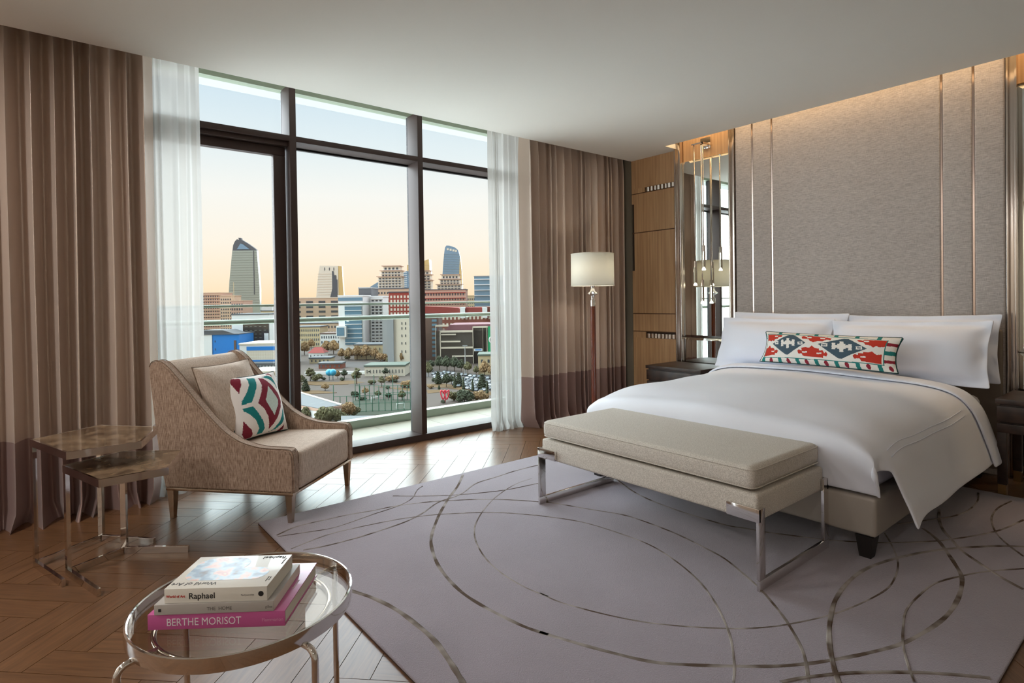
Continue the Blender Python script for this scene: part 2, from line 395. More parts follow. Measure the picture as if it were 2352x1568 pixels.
# mirrors
def mirror(x0, x1, z0, label):
    t = thing('wall_mirror', label, 'mirror', (x0, 5.10, z0))
    w = x1-x0
    for name, za, zb in (('mirror_glass', .852-z0, 2.632-z0), ('mirror_glass', 0, .846-z0)):
        bm = BM(); bv = .022; y0, y1 = -.022, 0.0
        o_ = [bm.verts.new(v) for v in ((0, y0+.006, za), (w, y0+.006, za), (w, y0+.006, zb), (0, y0+.006, zb))]
        i_ = [bm.verts.new(v) for v in ((bv, y0, za+bv), (w-bv, y0, za+bv), (w-bv, y0, zb-bv), (bv, y0, zb-bv))]
        k_ = [bm.verts.new(v) for v in ((0, y1, za), (w, y1, za), (w, y1, zb), (0, y1, zb))]
        bm.faces.new(i_); bm.faces.new(list(reversed(k_)))
        for q in range(4):
            bm.faces.new((o_[q], o_[(q+1) % 4], i_[(q+1) % 4], i_[q])); bm.faces.new((k_[q], k_[(q+1) % 4], o_[(q+1) % 4], o_[q]))
        finish(name, bm, 'mirror_silver', t)
    return t
mirror(-3.482, -2.951, .02, 'tall chamfered wall mirror beside the oak panelling, behind pendant lights')
mirror(-.865, .40, .02, 'tall chamfered wall mirror above the nightstand without oak panelling beside it')
# cove light strips hidden in the ceiling slot
def cove(x0, x1, y, z, watts, label):
    t = thing('cove_light', label, 'light strip', ((x0+x1)/2, y, z))
    box_obj('profile', (-(x1-x0)/2, (x1-x0)/2, -.02, .02, .006, .02), 'curtain_track', t)
    l = bpy.data.lights.new('led_strip', 'AREA'); l.shape = 'RECTANGLE'; l.size = x1-x0; l.size_y = .03; l.energy = watts; l.color = (1.0, .71, .40)
    o = bpy.data.objects.new('led_strip', l); COL.objects.link(o); o.parent = t
cove(-3.5, .5, 4.99, 3.07, COVE_W, 'warm light strip in the ceiling slot above the linen wall panels')

# ================================================================== window wall
win = bpy.data.objects.new('window_1', None); COL.objects.link(win); win['kind'] = 'structure'
MY = [-1.88, -.755, .37, 1.485, 2.608, 3.731, 4.854]
for y in MY:
    box_obj('mullion', (-4.71, -4.53, y, y+.051, .06, 2.943), 'window_metal', win, bev=.002)
    box_obj('gasket', (-4.745, -4.71, y+.006, y+.045, .06, 2.943), 'gasket', win)
box_obj('sill', (-4.745, -4.53, -2.6, 5.13, -.2, .058), 'window_metal', win, bev=.002)
YB = [-2.6]+MY+[5.13]
for i in range(len(YB)-1):
    y0 = YB[i]+(.051 if i else 0); y1 = YB[i+1]
    box_obj('transom', (-4.71, -4.53, y0, y1, 2.505, 2.548), 'window_metal', win, bev=.0015)
    if i == 3:      # the bay with the balcony door
        d0, d1 = y0, y1
        box_obj('door_head', (-4.69, -4.56, d0, d1, 2.47, 2.5045), 'window_metal', win, bev=.002)
        leaf = bpy.data.objects.new('door_1', None); COL.objects.link(leaf); leaf['kind'] = 'structure'
        box_obj('top_rail', (-4.67, -4.61, d0+.01, d1-.01, 2.40, 2.469), 'window_metal', leaf, bev=.004)
        box_obj('stile', (-4.67, -4.61, d1-.10, d1-.01, .0585, 2.3995), 'window_metal', leaf, bev=.004)
        box_obj('stile', (-4.67, -4.61, d0+.01, d0+.10, .0585, 2.3995), 'window_metal', leaf, bev=.004)
        box_obj('bottom_rail', (-4.67, -4.61, d0+.1005, d1-.1005, .0585, .15), 'window_metal', leaf, bev=.004)
        box_obj('pane', (-4.643, -4.637, d0+.1005, d1-.1005, .1505, 2.3995), 'window_glass', leaf)
        box_obj('pane', (-4.728, -4.722, y0+.002, y1-.002, 2.549, 2.942), 'window_glass', win)
    else:
        box_obj('gasket', (-4.74, -4.711, y0, y1, 2.49, 2.56), 'gasket', win)
        box_obj('pane', (-4.728, -4.722, y0+.002, y1-.002, .0585, 2.4895), 'window_glass', win)
        box_obj('pane', (-4.728, -4.722, y0+.002, y1-.002, 2.5605, 2.942), 'window_glass', win)
# ================================================================== balcony
bm = BM(); bx(bm, -5.6, -4.745, -2.75, 6.0, -.35, -.03); balc = struct('floor_balcony', bm, 'balcony_grout')
for i in range(-4, 10):
    y0 = .18+i*.6
    box_obj('tile', (-5.497, -4.90, y0+.002, y0+.598, -.03, -.018), 'balcony_tile', balc)
    box_obj('tile', (-4.897, -4.747, y0+.002, y0+.598, -.03, -.018), 'balcony_tile', balc)
bm = BM(); bx(bm, -5.5, -4.745, -2.75, 4.13, 3.135, 3.4); struct('ceiling_balcony', bm, 'concrete')
ral = thing('balcony_balustrade', 'frameless glass balcony balustrade with two pale green metal rails', 'railing', (-5.55, 1.5, -.03))
box_obj('kerb', (-.05, .05, -4.2, 4.5, 0, .095), 'balcony_metal', ral, bev=.004)
for i in range(6): box_obj('glass_pane', (-.008, .008, -4.2+i*1.45, -4.2+i*1.45+1.435, .096, 1.255), 'rail_glass', ral)
bm = BM(); bx(bm, -.02, .02, -4.2, 4.5, 1.255, 1.277, bev=.006); finish('top_rail', bm, 'balcony_metal', ral, smooth='auto')
bm = BM(); tube(bm, [(.06, -4.2+k*.3, 1.125) for k in range(30)], .023, n=12); finish('handrail', bm, 'balcony_metal', ral, smooth=True)
for i in range(6):
    bm = BM(); yy = -3.5+i*1.45; tube(bm, [(.008, yy, 1.10), (.05, yy, 1.10), (.06, yy, 1.12)], .007, n=8); finish('rail_bracket', bm, 'balcony_metal', ral, smooth=True)
# ================================================================== curtains
def curtain_fn(y0, y1, xc, amp, wl, seed, lat=.3):
    rnd = random.Random(seed); n = max(3, int(abs(y1-y0)/wl))
    ph = [0.0]; am = []
    for k in range(n): ph.append(ph[-1]+rnd.uniform(.5, 1.6)); am.append(rnd.uniform(.55, 1.2))
    am.append(am[-1]); T = ph[-1]; off = [rnd.uniform(-1, 1) for _ in range(n+2)]
    def fn(s, zf, z):
        t = s*T; k = 0
        while k < n-1 and ph[k+1] < t: k += 1
        loc = (t-ph[k])/(ph[k+1]-ph[k])
        # blend amplitude between folds
        a = am[k]*(1-loc)+am[k+1]*loc
        sway = .014*math.sin(3.1*zf+.9*t)
        hgt = .55+.45*min(1, (1-zf)/.12) if zf > .88 else 1.0
        low = 1+.25*max(0, (.1-zf)/.1)
        c = math.cos(2*math.pi*loc); w = math.sin(2*math.pi*loc)
        x = xc + amp*a*(2*abs(math.sin(math.pi*loc))**.95-1+.25*off[k]*math.sin(math.pi*loc)**2*math.sin(2*math.pi*loc))*hgt*low
        y = y0+(y1-y0)*((ph[k]+(ph[k+1]-ph[k])*loc)/T) + lat*wl*.5*w*a*hgt + sway*(1-zf)*.6
        return Vector((x, y, z))
    return fn, n
def curtain(label, y0, y1, xc, amp, wl, seed, mat, band_mat, band_z, cat, name, zt=3.04, zb=-.005, lat=.42):
    t = thing(name, label, cat, (xc, (y0+y1)/2, 0))
    o0 = Vector((xc, (y0+y1)/2, 0)); fn, n = curtain_fn(y0, y1, xc, amp, wl, seed, lat)
    for nm, za, zc, mt, nv in (('curtain_cloth', band_z, zt, mat, 26), ('hem_band', zb, band_z+.0005, band_mat, 10)):
        bm = BM()
        def f(u, v):
            z = za+(zc-za)*v; p = fn(u, z/zt, z)-o0
            if z < .10:                                   # hem breaks forward on the floor
                p.x += (.10-z)*.35*(.5+.5*math.sin(u*61+seed)); p.y += (.10-z)*.3*math.sin(u*37)
            return p
        grid(bm, f, n*14, nv); finish(nm, bm, mt, t, smooth=True)
    bm = BM(); bx(bm, -.02, .02, y0-o0.y, y1-o0.y, zt+.003, zt+.03); finish('heading_track', bm, 'curtain_track', t)
    return t
curtain('satin taupe drape with darker band beside the armchair and nested tables', -1.35, .565, -4.310, .074, .090, 3, 'drape_satin', 'drape_band', .492, 'curtain', 'drape')
curtain('satin taupe drape with darker band behind the floor lamp', 3.645, 5.10, -4.310, .066, .082, 5, 'drape_satin', 'drape_band', .492, 'curtain', 'drape')
curtain('sheer white curtain beside the drape nearest the armchair', .50, .845, -4.405, .026, .052, 8, 'sheer_white', 'sheer_hem', .47, 'curtain', 'sheer_curtain', lat=.2)
curtain('sheer white curtain beside the drape behind the floor lamp', 3.305, 3.76, -4.405, .026, .050, 9, 'sheer_white', 'sheer_hem', .47, 'curtain', 'sheer_curtain', lat=.2)

# ================================================================== rug
RZ = .014
rug = thing('area_rug', 'mauve grey wool area rug with looping silk line pattern under the bed', 'rug', (-1.95, 2.74, 0))
RX0, RX1, RY0, RY1 = -3.448, -.452, .915, 4.555
bm = BM(); bx(bm, RX0+1.95, RX1+1.95, RY0-2.74, RY1-2.74, .0005, .004); finish('rug_backing', bm, 'rug_side', rug)
bm = BM(); bx(bm, RX0+1.95, RX1+1.95, RY0-2.74, RY1-2.74, .0042, RZ, bev=.005, seg=3); finish('rug_pile', bm, 'rug_wool', rug, smooth='auto')
def z1(*p): return [(560+a/2.861, 1020+b/2.861) for a, b in p]
def z2(*p): return [(1240+a/2.115, 1080+b/2.115) for a, b in p]
RL = [
 (.024, z1((1440,200),(1405,275),(1350,350),(1290,450),(1245,560),(1230,630),(1240,700),(1275,790),(1340,880),(1430,970),(1550,1050),(1700,1130),(1850,1200),(2000,1250))+z2((0,785),(150,830),(350,885),(550,930),(750,945),(950,950),(1150,950),(1300,938),(1450,915),(1600,885),(1760,840),(1900,765),(1990,690),(2040,600),(2050,520),(2020,460),(1980,400),(1930,335),(1860,280))),
 (.011, z1((1890,225),(1800,255),(1720,300),(1640,360),(1570,440),(1525,520),(1515,580),(1530,650),(1590,750),(1700,850),(1850,940),(2000,1000))+z2((0,595),(100,640),(300,695),(500,735),(700,757),(900,767),(1050,765),(1200,748),(1400,705),(1550,650),(1680,580),(1725,520),(1740,460),(1730,410),(1700,345),(1675,305))),
 (.016, z1((200,602),(350,540),(540,495),(700,460),(850,435),(1000,405),(1200,380),(1385,368),(1550,362),(1750,365),(1940,378))+z2((75,160),(250,190),(400,215),(500,245),(620,290),(700,325),(800,375),(900,430),(1010,520),(1075,580),(1160,680),(1210,750),(1260,840),(1290,920),(1305,1030))),
 (.012, z1((310,688),(450,630),(600,580),(800,535),(1000,495),(1140,475),(1290,460),(1500,450),(1700,450),(1900,465))+z2((0,220),(200,250),(400,310),(550,370),(680,455),(780,545),(850,640),(900,740),(930,830),(945,950),(940,1030))),
 (.014, z1((390,695),(550,665),(760,610),(900,565),(1060,510),(1170,455),(1280,380),(1420,330),(1520,260),(1640,220),(1800,170),(1940,135))),
 (.008, z1((210,610),(400,580),(600,545),(850,460),(1000,410),(1100,360),(1140,300),(1175,275))),
 (.009, z1((980,340),(1200,340),(1400,332),(1600,315),(1750,295),(1940,255))),
 (.026, z1((700,960),(850,1010),(1000,1085),(1130,1180),(1250,1285),(1350,1420),(1400,1500),(1440,1568),(1480,1680))),
 (.014, z2((370,40),(450,100),(550,150),(700,205),(900,265),(1000,282),(1100,300),(1250,320),(1400,338),(1600,350),(1750,350),(1900,345),(2000,335),(2150,310),(2250,285),(2350,240))),
 (.022, z2((1460,1060),(1420,920),(1405,800),(1415,700),(1440,620),(1500,540),(1580,480),(1700,435),(1850,400),(2000,380),(2200,368),(2352,370))),
 (.010, z2((1820,1030),(1790,950),(1765,850),(1765,760),(1780,680),(1840,610),(1920,550),(2040,515),(2180,490),(2352,478))),
 (.018, z2((1170,1030),(1300,1005),(1500,985),(1700,980),(1900,985),(2100,1000),(2200,1015))),
 (.018, z2((2352,580),(2250,525),(2150,460),(2050,390),(2000,335),(1960,290),(1940,240),(1940,190))),
 (.010, z2((2130,110),(2125,150),(2080,195),(2000,225),(1860,245),(1740,262))),
 (.010, z2((2290,150),(2230,180),(2200,215),(2195,250),(2215,300),(2260,350),(2352,420)))]
def catmull(P, n=6, closed=False):
    P = [Vector(p) for p in P]; out_ = []; k = len(P)
    for i in range(k if closed else k-1):
        p0 = P[(i-1) % k] if (closed or i > 0) else P[0]; p1 = P[i]; p2 = P[(i+1) % k]; p3 = P[(i+2) % k] if (closed or i < k-2) else P[-1]
        for j in range(n):
            t = j/n
            out_.append(.5*((2*p1)+(p2-p0)*t+(2*p0-5*p1+4*p2-p3)*t*t+(-p0+3*p1-3*p2+p3)*t**3))
    if not closed: out_.append(P[-1])
    return out_
for li, (w, pts) in enumerate(RL):
    W3 = [atz(a, b, RZ) for a, b in pts]
    W3 = [Vector((min(max(p.x, RX0+.02), RX1-.02)+1.95, min(max(p.y, RY0+.02), RY1-.02)-2.74)) for p in W3]
    C_ = catmull(W3, 5)
    bm = BM(); prev = None
    for i, p in enumerate(C_):
        t = (C_[min(i+1, len(C_)-1)]-C_[max(i-1, 0)]); t = t.normalized() if t.length else Vector((1, 0)); nrm = Vector((-t.y, t.x))
        ww = w*.46*(1+.10*math.sin(i*.9+w*300))
        cur = [bm.verts.new((p.x+nrm.x*ww, p.y+nrm.y*ww, RZ-.001)), bm.verts.new((p.x+nrm.x*ww*.6, p.y+nrm.y*ww*.6, RZ+.0007+.00022*li)), bm.verts.new((p.x-nrm.x*ww*.6, p.y-nrm.y*ww*.6, RZ+.0007+.00022*li)), bm.verts.new((p.x-nrm.x*ww, p.y-nrm.y*ww, RZ-.001))]
        if prev:
            for q in range(3): bm.faces.new((prev[q], prev[q+1], cur[q+1], cur[q]))
        prev = cur
    finish('silk_line', bm, 'rug_silk', rug)

# ================================================================== bed
XC = -1.912
bed = thing('bed', 'king bed with pale leather box base and padded low headboard', 'bed', (XC, 3.98, 0))
box_obj('box_base', (-.898, .898, -1.01, 1.03, .12, .305), 'bed_leather', bed, bev=.018, seg=3)
for sx_ in (-.85, .85):
    for yy in (-.97, .95):
        bm = BM(); s = 1 if sx_ > 0 else -1
        zb_ = RZ+.0005 if yy < .4 else .0005
        v0 = [(sx_-.028, yy-.028, zb_), (sx_+.022, yy-.028, zb_), (sx_+.022, yy+.022, zb_), (sx_-.028, yy+.022, zb_)]
        v1 = [(sx_-.042, yy-.038, .119), (sx_+.036, yy-.038, .119), (sx_+.036, yy+.04, .119), (sx_-.042, yy+.04, .119)]
        a = [bm.verts.new(v) for v in v0]; b = [bm.verts.new(v) for v in v1]
        bm.faces.new(list(reversed(a))); bm.faces.new(b)
        for q in range(4): bm.faces.new((a[q], a[(q+1) % 4], b[(q+1) % 4], b[q]))
        finish('leg', bm, 'black_wood', bed)
for yy, xx in ((-.6, -.06), (-.6, .12), (.3, 0)):
    box_obj('leg', (xx-.03, xx+.03, yy-.03, yy+.03, RZ+.0005, .119), 'black_wood', bed, bev=.004)
box_obj('mattress', (-.865, .865, -.97, 1.02, .3055, .555), 'linen_white', bed, bev=.07, seg=4)
hb = box_obj('headboard', (-.965, .972, 1.031, 1.066, .05, 1.005), 'headboard_suede', bed, bev=.018, seg=3)

# duvet
HALF = [(0,.674),(.15,.674),(.3,.671),(.45,.665),(.6,.654),(.70,.640),(.78,.622),(.84,.598),(.885,.565),(.92,.520),(.945,.468),(.965,.41),(.985,.345),(1.005,.28),(1.024,.205)]
HV = catmull([Vector((a, b)) for a, b in HALF], 3)
def prof(u):            # u in -1..1 along the cross section
    t = abs(u)*(len(HV)-1); i = min(int(t), len(HV)-2); f = t-i; p = HV[i].lerp(HV[i+1], f)
    return (p.x if u >= 0 else -p.x), p.y
def wr(x, y): return .006*math.sin(3.1*x+2.2*y)+.004*math.sin(7.3*x-4.1*y+1)+.003*math.sin(11*y+5*x)
YH, YF = 4.60, 3.03
def duvet_pt(u, y, lift=0.0):
    x, z = prof(u)
    side = max(0.0, (abs(u)-.62)/.38)
    foot = max(0.0, (3.30-y)/.30); z2 = z-.05*foot*foot*(1-.5*side)
    head = max(0.0, (y-4.2)/.5); z2 += .012*head*(1-side)
    z2 += wr(x, y)*(1-side*.5)
    xx = x+side*side*.006*math.sin(7.5*y+.6)*(1 if u > 0 else -1)+ (side*side*.04*max(0, (3.35-y)/.35)**2)*(1 if u > 0 else -1)
    n = Vector((x*.3 if side == 0 else (1 if u > 0 else -1), 0, 1 if side == 0 else .3)).normalized()
    yy = y + side*.02*math.sin(4*z)
    return Vector((XC+xx, yy, z2))+n*lift
duv = thing('duvet', 'white sateen duvet spread over the bed with hanging corner at the foot', 'duvet', (XC, 3.8, .3))
O = Vector((XC, 3.8, .3))
bm = BM()
NU, NV_ = 84, 40
V, F = grid(bm, lambda a, b: duvet_pt(-1+2*a, YH+(YF-YH)*b)-O, NU, NV_)
lo, hi = int(NU*(.5-.5*.72)), int(NU*(.5+.5*.72))
# foot panel continues from the last row between the two shoulders and tucks in above the base
rows = [(2.985, .985), (2.958, .93), (2.944, .84), (2.938, .72), (2.938, .58), (2.942, .46), (2.950, .33), (2.957, .20), (2.962, .08), (2.966, .02)]
prev = [V[i][NV_] for i in range(lo, hi+1)]
base_top = [v.co.z+O.z for v in prev]
for yy, fz in rows:
    cur = []
    for k, v in enumerate(prev):
        i = lo+k; x, _ = prof(-1+2*i/NU); x *= (1-.0*fz)
        xs = max(-.905, min(.905, x*1.03 if fz < .9 else x))
        zt_ = base_top[k]; z = .312+(zt_-.312)*fz
        cur.append(bm.verts.new(Vector((XC+xs, yy+.004*math.sin(9*x+fz*4), z))-O))
    for k in range(len(cur)-1): bm.faces.new((prev[k], prev[k+1], cur[k+1], cur[k]))
    prev = cur
o = finish('duvet_cover', bm, 'sateen_white', duv, smooth=True)
md = o.modifiers.new('thick', 'SOLIDIFY'); md.thickness = .014; md.offset = -1; subs(o, 1)
# stitched double line along the border of the cover
for off in (.80, .825):
    bm = BM(); pts = [duvet_pt(.62+.38*(off-.8)*4, 4.3-(4.3-3.08)*k/30, .0032)-O for k in range(31)]
    tube(bm, pts, .0022, n=6); finish('stitch_line', bm, 'linen_white', duv, smooth=True)
# turned-back band at the head end
bm = BM()
V, F = grid(bm, lambda a, b: duvet_pt(-.97+1.985*a, 4.43+.195*b, .012+.010*math.sin(math.pi*min(1, b*1.0)))-O, 84, 10)
o = finish('turned_back_band', bm, 'linen_white', duv, smooth=True)
md = o.modifiers.new('thick', 'SOLIDIFY'); md.thickness = .016; md.offset = 0; subs(o, 1)

# pillows
def cushion_mesh(bm, w, h, T, flange=0.0, nu=28, nv=22, pinch=.05, seed=0, pattern=None, pw=2.4, rough=.004):
    """front and back grids joined at the rim; local x width, z height, y thickness (front is -y)"""
    rnd = random.Random(seed); ph = [rnd.uniform(0, 6) for _ in range(4)]
    def P(u, v, sgn):
        fu = 1-flange/(w/2); fv = 1-flange/(h/2)
        bu = min(1, abs(u)/fu); bv = min(1, abs(v)/fv)
        th = T/2*((1-bu**pw)**.6)*((1-bv**pw)**.6)
        pu = 1-pinch*(1-v*v)*abs(u)**3; pv = 1-pinch*(1-u*u)*abs(v)**3
        wv = rough*math.sin(5*u+ph[0]+3*v)*math.sin(4*v+ph[1])
        fl = .006*math.sin(9*v+ph[2])*(abs(u) > fu)+.006*math.sin(9*u+ph[3])*(abs(v) > fv)
        return Vector((w/2*u*pu, sgn*(th+.0025)+wv*(th > .01)+fl, h/2*v*pv))
    fr = [[bm.verts.new(P(-1+2*i/nu, -1+2*j/nv, -1)) for j in range(nv+1)] for i in range(nu+1)]
    bk = [[bm.verts.new(P(-1+2*i/nu, -1+2*j/nv, 1)) for j in range(nv+1)] for i in range(nu+1)]
    for i in range(nu):
        for j in range(nv):
            f = bm.faces.new((fr[i][j], fr[i+1][j], fr[i+1][j+1], fr[i][j+1]))
            if pattern: f.material_index = pattern((i+.5)/nu, (j+.5)/nv)
            bm.faces.new((bk[i][j], bk[i][j+1], bk[i+1][j+1], bk[i+1][j]))
    rim = [(i, 0) for i in range(nu)]+[(nu, j) for j in range(nv)]+[(i, nv) for i in range(nu, 0, -1)]+[(0, j) for j in range(nv, 0, -1)]
    for k in range(len(rim)):
        a, b = rim[k], rim[(k+1) % len(rim)]
        bm.faces.new((fr[a[0]][a[1]], bk[a[0]][a[1]], bk[b[0]][b[1]], fr[b[0]][b[1]]))
    return [(fr[a][b].co+bk[a][b].co)/2 for a, b in rim]
def pose(o, loc, yaw=0, tilt=0, roll=0):
    o.rotation_mode = 'QUATERNION'
    o.rotation_quaternion = (Matrix.Rotation(yaw, 3, 'Z') @ Matrix.Rotation(-tilt, 3, 'X') @ Matrix.Rotation(roll, 3, 'Y')).to_quaternion(); o.location = loc
    return o
D = math.radians
def pillow(label, cx, cy, cz, w, h, T, tilt, yaw, seed, roll=0):
    bm = BM(); cushion_mesh(bm, w, h, T, flange=.045, seed=seed, rough=.006, nu=30, nv=22)
    o = finish('bed_pillow', bm, 'linen_white', smooth=True); subs(o, 1)
    pose(o, (cx, cy, cz), D(yaw), D(tilt), D(roll)); tag(o, label, 'pillow', 'white pillows against the headboard'); return o
pillow('white flanged pillow standing against the headboard near the oak panelling', -2.345, 4.885, .885, .98, .47, .20, 12, 0, 1, .5)
pillow('white flanged pillow standing against the headboard near the nightstand with visible legs', -1.405, 4.885, .875, .98, .47, .20, 12, 0, 2, -1)
pillow('white flanged pillow leaning in front of another near the oak panelling', -2.385, 4.715, .855, .96, .46, .20, 20, 1, 3, .3)
pillow('white flanged pillow leaning in front of another behind the ikat cushion end', -1.43, 4.715, .85, 1.0, .46, .20, 20, -1, 4, -1.2)

# ikat lumbar cushion
for nm, c in (('ikat_white', (232,228,222)), ('ikat_red', (190,48,28)), ('ikat_blue', (62,84,98)), ('ikat_teal', (24,122,118)), ('ikat_maroon', (140,26,48)), ('ikat_dark', (20,62,64))): plain(nm, c, .85, bump=.15, bscale=160)
plain('mint_linen', (206,222,216), .9, var=.08, vscale=120)
def inside(P, x, y):
    c = False; j = len(P)-1
    for i in range(len(P)):
        if (P[i][1] > y) != (P[j][1] > y) and x < (P[j][0]-P[i][0])*(y-P[i][1])/(P[j][1]-P[i][1])+P[i][0]: c = not c
        j = i
    return c
def quad_map(TL, TR, BR, BL, u, v):
    return tuple((TL[k]*(1-u)+TR[k]*u)*v+(BL[k]*(1-u)+BR[k]*u)*(1-v) for k in (0, 1))
def in_box(B, x, y): return B[0] < x < B[1] and B[2] < y < B[3]
BLUE = ([(295,240),(590,118),(690,125),(875,240),(590,398),(550,395)], [(1060,255),(1420,165),(1490,165),(1745,310),(1400,462),(1350,460)])
WHITE = ((560,605,170,310),(465,700,218,258),(465,505,192,280),(655,700,192,280),(535,630,205,248),(1370,1425,210,368),(1262,1540,266,308),(1262,1310,232,330),(1492,1540,250,345),(1340,1455,245,325))
EYES = ((345,410,210,250),(750,830,225,265),(1110,1200,245,290),(1595,1680,280,325))
REDS = ([(205,108),(480,120),(470,150),(420,150),(395,175),(340,180),(320,205),(290,190),(260,205),(225,190),(185,195)],
 [(160,285),(190,290),(235,255),(265,290),(330,300),(355,335),(380,320),(412,340),(400,370),(360,365),(350,388),(300,385),(140,395)],
 [(800,150),(830,130),(885,150),(890,125),(1190,150),(1250,165),(1240,195),(1190,185),(1150,200),(1130,215),(1050,215),(990,230),(940,215),(920,190),(880,180),(820,180)],
 [(745,350),(770,330),(815,350),(810,310),(870,300),(930,310),(970,280),(1010,310),(1075,325),(1080,350),(1130,345),(1150,385),(1180,365),(1200,400),(1180,430),(1130,420),(1130,450),(1050,440),(830,420),(810,385),(760,390)],
 [(1600,185),(1640,175),(1690,190),(1700,165),(2000,170),(1985,270),(1900,280),(1870,260),(1830,290),(1790,260),(1720,250),(1700,215),(1640,210)],
 [(1550,420),(1580,395),(1625,410),(1630,380),(1690,385),(1700,360),(1760,365),(1815,345),(1840,370),(1870,395),(1945,385),(1925,530),(1660,495),(1640,455),(1570,460)])
PALE = ((890,960,150,170),(1090,1160,160,180),(820,895,358,378),(1040,1110,378,398),(285,340,335,350),(340,400,132,148),(1700,1770,185,205),(1655,1725,425,445))
FIELD = [(200,105),(2005,165),(1945,535),(135,400)]
def ikat(u, v):
    x, y = quad_map((165,60), (2170,95), (2090,640), (75,445), u, v)
    if inside(FIELD, x, y):
        for P in BLUE:
            if inside(P, x, y):
                if any(in_box(B, x, y) for B in WHITE): return 0
                for B in EYES:
                    if in_box(B, x, y): return 2 if in_box((B[0]+18, B[1]-18, B[2]+13, B[3]-13), x, y) else 0
                return 2
        for P in REDS:
            if inside(P, x, y): return 0 if any(in_box(B, x, y) for B in PALE) else 1
        return 0
    cx_, cy_ = 1070, 300
    if inside([(cx_+(a-cx_)*1.012, cy_+(b-cy_)*1.06) for a, b in FIELD], x, y): return 3
    low = y > 400+(x-135)*.0746
    if low or y < 165:
        k = (x-140)/292.0; f = k-round(k)
        if abs(f) < .10: return 3
        g_ = (x-280)/292.0; f = g_-round(g_); dy = y-(400+(x-135)*.0746)-45
        if low and (f/.10)**2+(dy/38.0)**2 < 1: return 4
        return 0
    if x > 1900:
        if 330 < y < 392 or y < 165: return 3
        if 202 < y < 252 or 466 < y < 512: return 4
    return 0
t = thing('lumbar_cushion', 'long ikat lumbar cushion in red, teal and white on the bed', 'cushion', (-1.862, 4.50, .845))
bm = BM(); rim = cushion_mesh(bm, .96, .25, .13, nu=280, nv=90, pinch=.06, seed=11, pattern=ikat, pw=2.6, rough=.003)
finish('cushion_cover', bm, ['ikat_white', 'ikat_red', 'ikat_blue', 'ikat_teal', 'ikat_maroon', 'ikat_dark'], t, smooth=True)
bm = BM(); tube(bm, rim[::4], .005, n=6, closed=True); finish('piping', bm, 'ikat_dark', t, smooth=True)
pose(t, (-1.846, 4.465, .847), 0, D(22), D(.8))

# ================================================================== bench
bn = thing('bench', 'cream upholstered bench on polished steel frames at the foot of the bed', 'bench', (-1.925, 2.635, RZ))
bo = lambda n_, d, mt, **k: box_obj(n_, d, mt, bn, **k)
bo('upholstered_base', (-.672, .688, -.318, .315, .283, .400), 'bench_linen', bev=.016, seg=3)
bm = BM(); bx(bm, -.665, .672, -.322, .320, .408, .512, bev=.04, seg=5)
for v in bm.verts:
    if v.co.z > .46: v.co.z += .014*max(0, 1-(v.co.x/.66)**2)*max(0, 1-(v.co.y/.31)**2)
finish('seat_cushion', bm, 'bench_linen', bn, smooth=True)
for zz in (.497, .420):
    for yy_, xx_ in ((1, 1),):
        bm = BM(); a, b, r_ = .668, .318, .035
        pts = []
        for (qx, qy, a0) in ((a-r_, b-r_, 0), (-a+r_, b-r_, 90), (-a+r_, -b+r_, 180), (a-r_, -b+r_, 270)):
            for k in range(5): an = D(a0+k*22.5); pts.append((qx+.0035+r_*math.cos(an), qy+r_*math.sin(an), zz))
        tube(bm, pts, .003, n=6, closed=True); finish('welt', bm, 'bench_linen', bn, smooth=True)
for sx_ in (-1, 1):
    fr = bpy.data.objects.new('steel_frame', None); COL.objects.link(fr); fr.parent = bn
    x0 = -.688 if sx_ < 0 else .690; x1 = x0+.014
    if sx_ < 0: x0, x1 = -.690, -.676
    box_obj('floor_bar', (x0, x1, -.335, .335, .0, .045), 'chrome', fr, bev=.0015)
    for yy in (-.335, .285):
        box_obj('leg', (x0, x1, yy, yy+.05, .0455, .345), 'chrome', fr, bev=.0015)
    pa, pb = (x0, x0+.15) if sx_ < 0 else (x1-.15, x1)
    for yy in (-.335, .321): box_obj('clip_plate', (pa, pb, yy-.0005, yy+.0135, .289, .3455), 'chrome', fr, bev=.0015)

# ================================================================== nightstands
def nightstand(label, x0):
    t = thing('nightstand', label, 'nightstand', (x0, 4.565, 0)); w, d = .60, .475
    box_obj('top', (-.006, w+.006, -.012, d, .570, .600), 'dark_walnut', t, bev=.003)
    box_obj('carcass', (0.012, w-.012, .012, d-.01, .458, .5695), 'dark_walnut', t)
    dr = box_obj('drawer_front', (0, w, -.006, .0115, .461, .556), 'dark_walnut', t, bev=.002)
    box_obj('rail', (0, w, 0, d-.01, .392, .448), 'dark_walnut', t, bev=.003)
    box_obj('shadow_gap', (.015, w-.015, .015, d-.03, .4485, .4575), 'recess_dark', t)
    for xx in (0, w-.045):
        for yy in (0, d-.055):
            l = box_obj('leg', (xx, xx+.045, yy, yy+.045, .07, .3915), 'dark_walnut', t, bev=.002)
            box_obj('brass_ferrule', (xx+.002, xx+.043, yy+.002, yy+.043, .0005, .0695), 'brass', l)
    return t
nightstand('dark walnut nightstand partly hidden behind the bed beneath the pendant lights', -3.557)
nightstand('dark walnut nightstand with brass-tipped legs beside the hanging duvet corner', -.884)

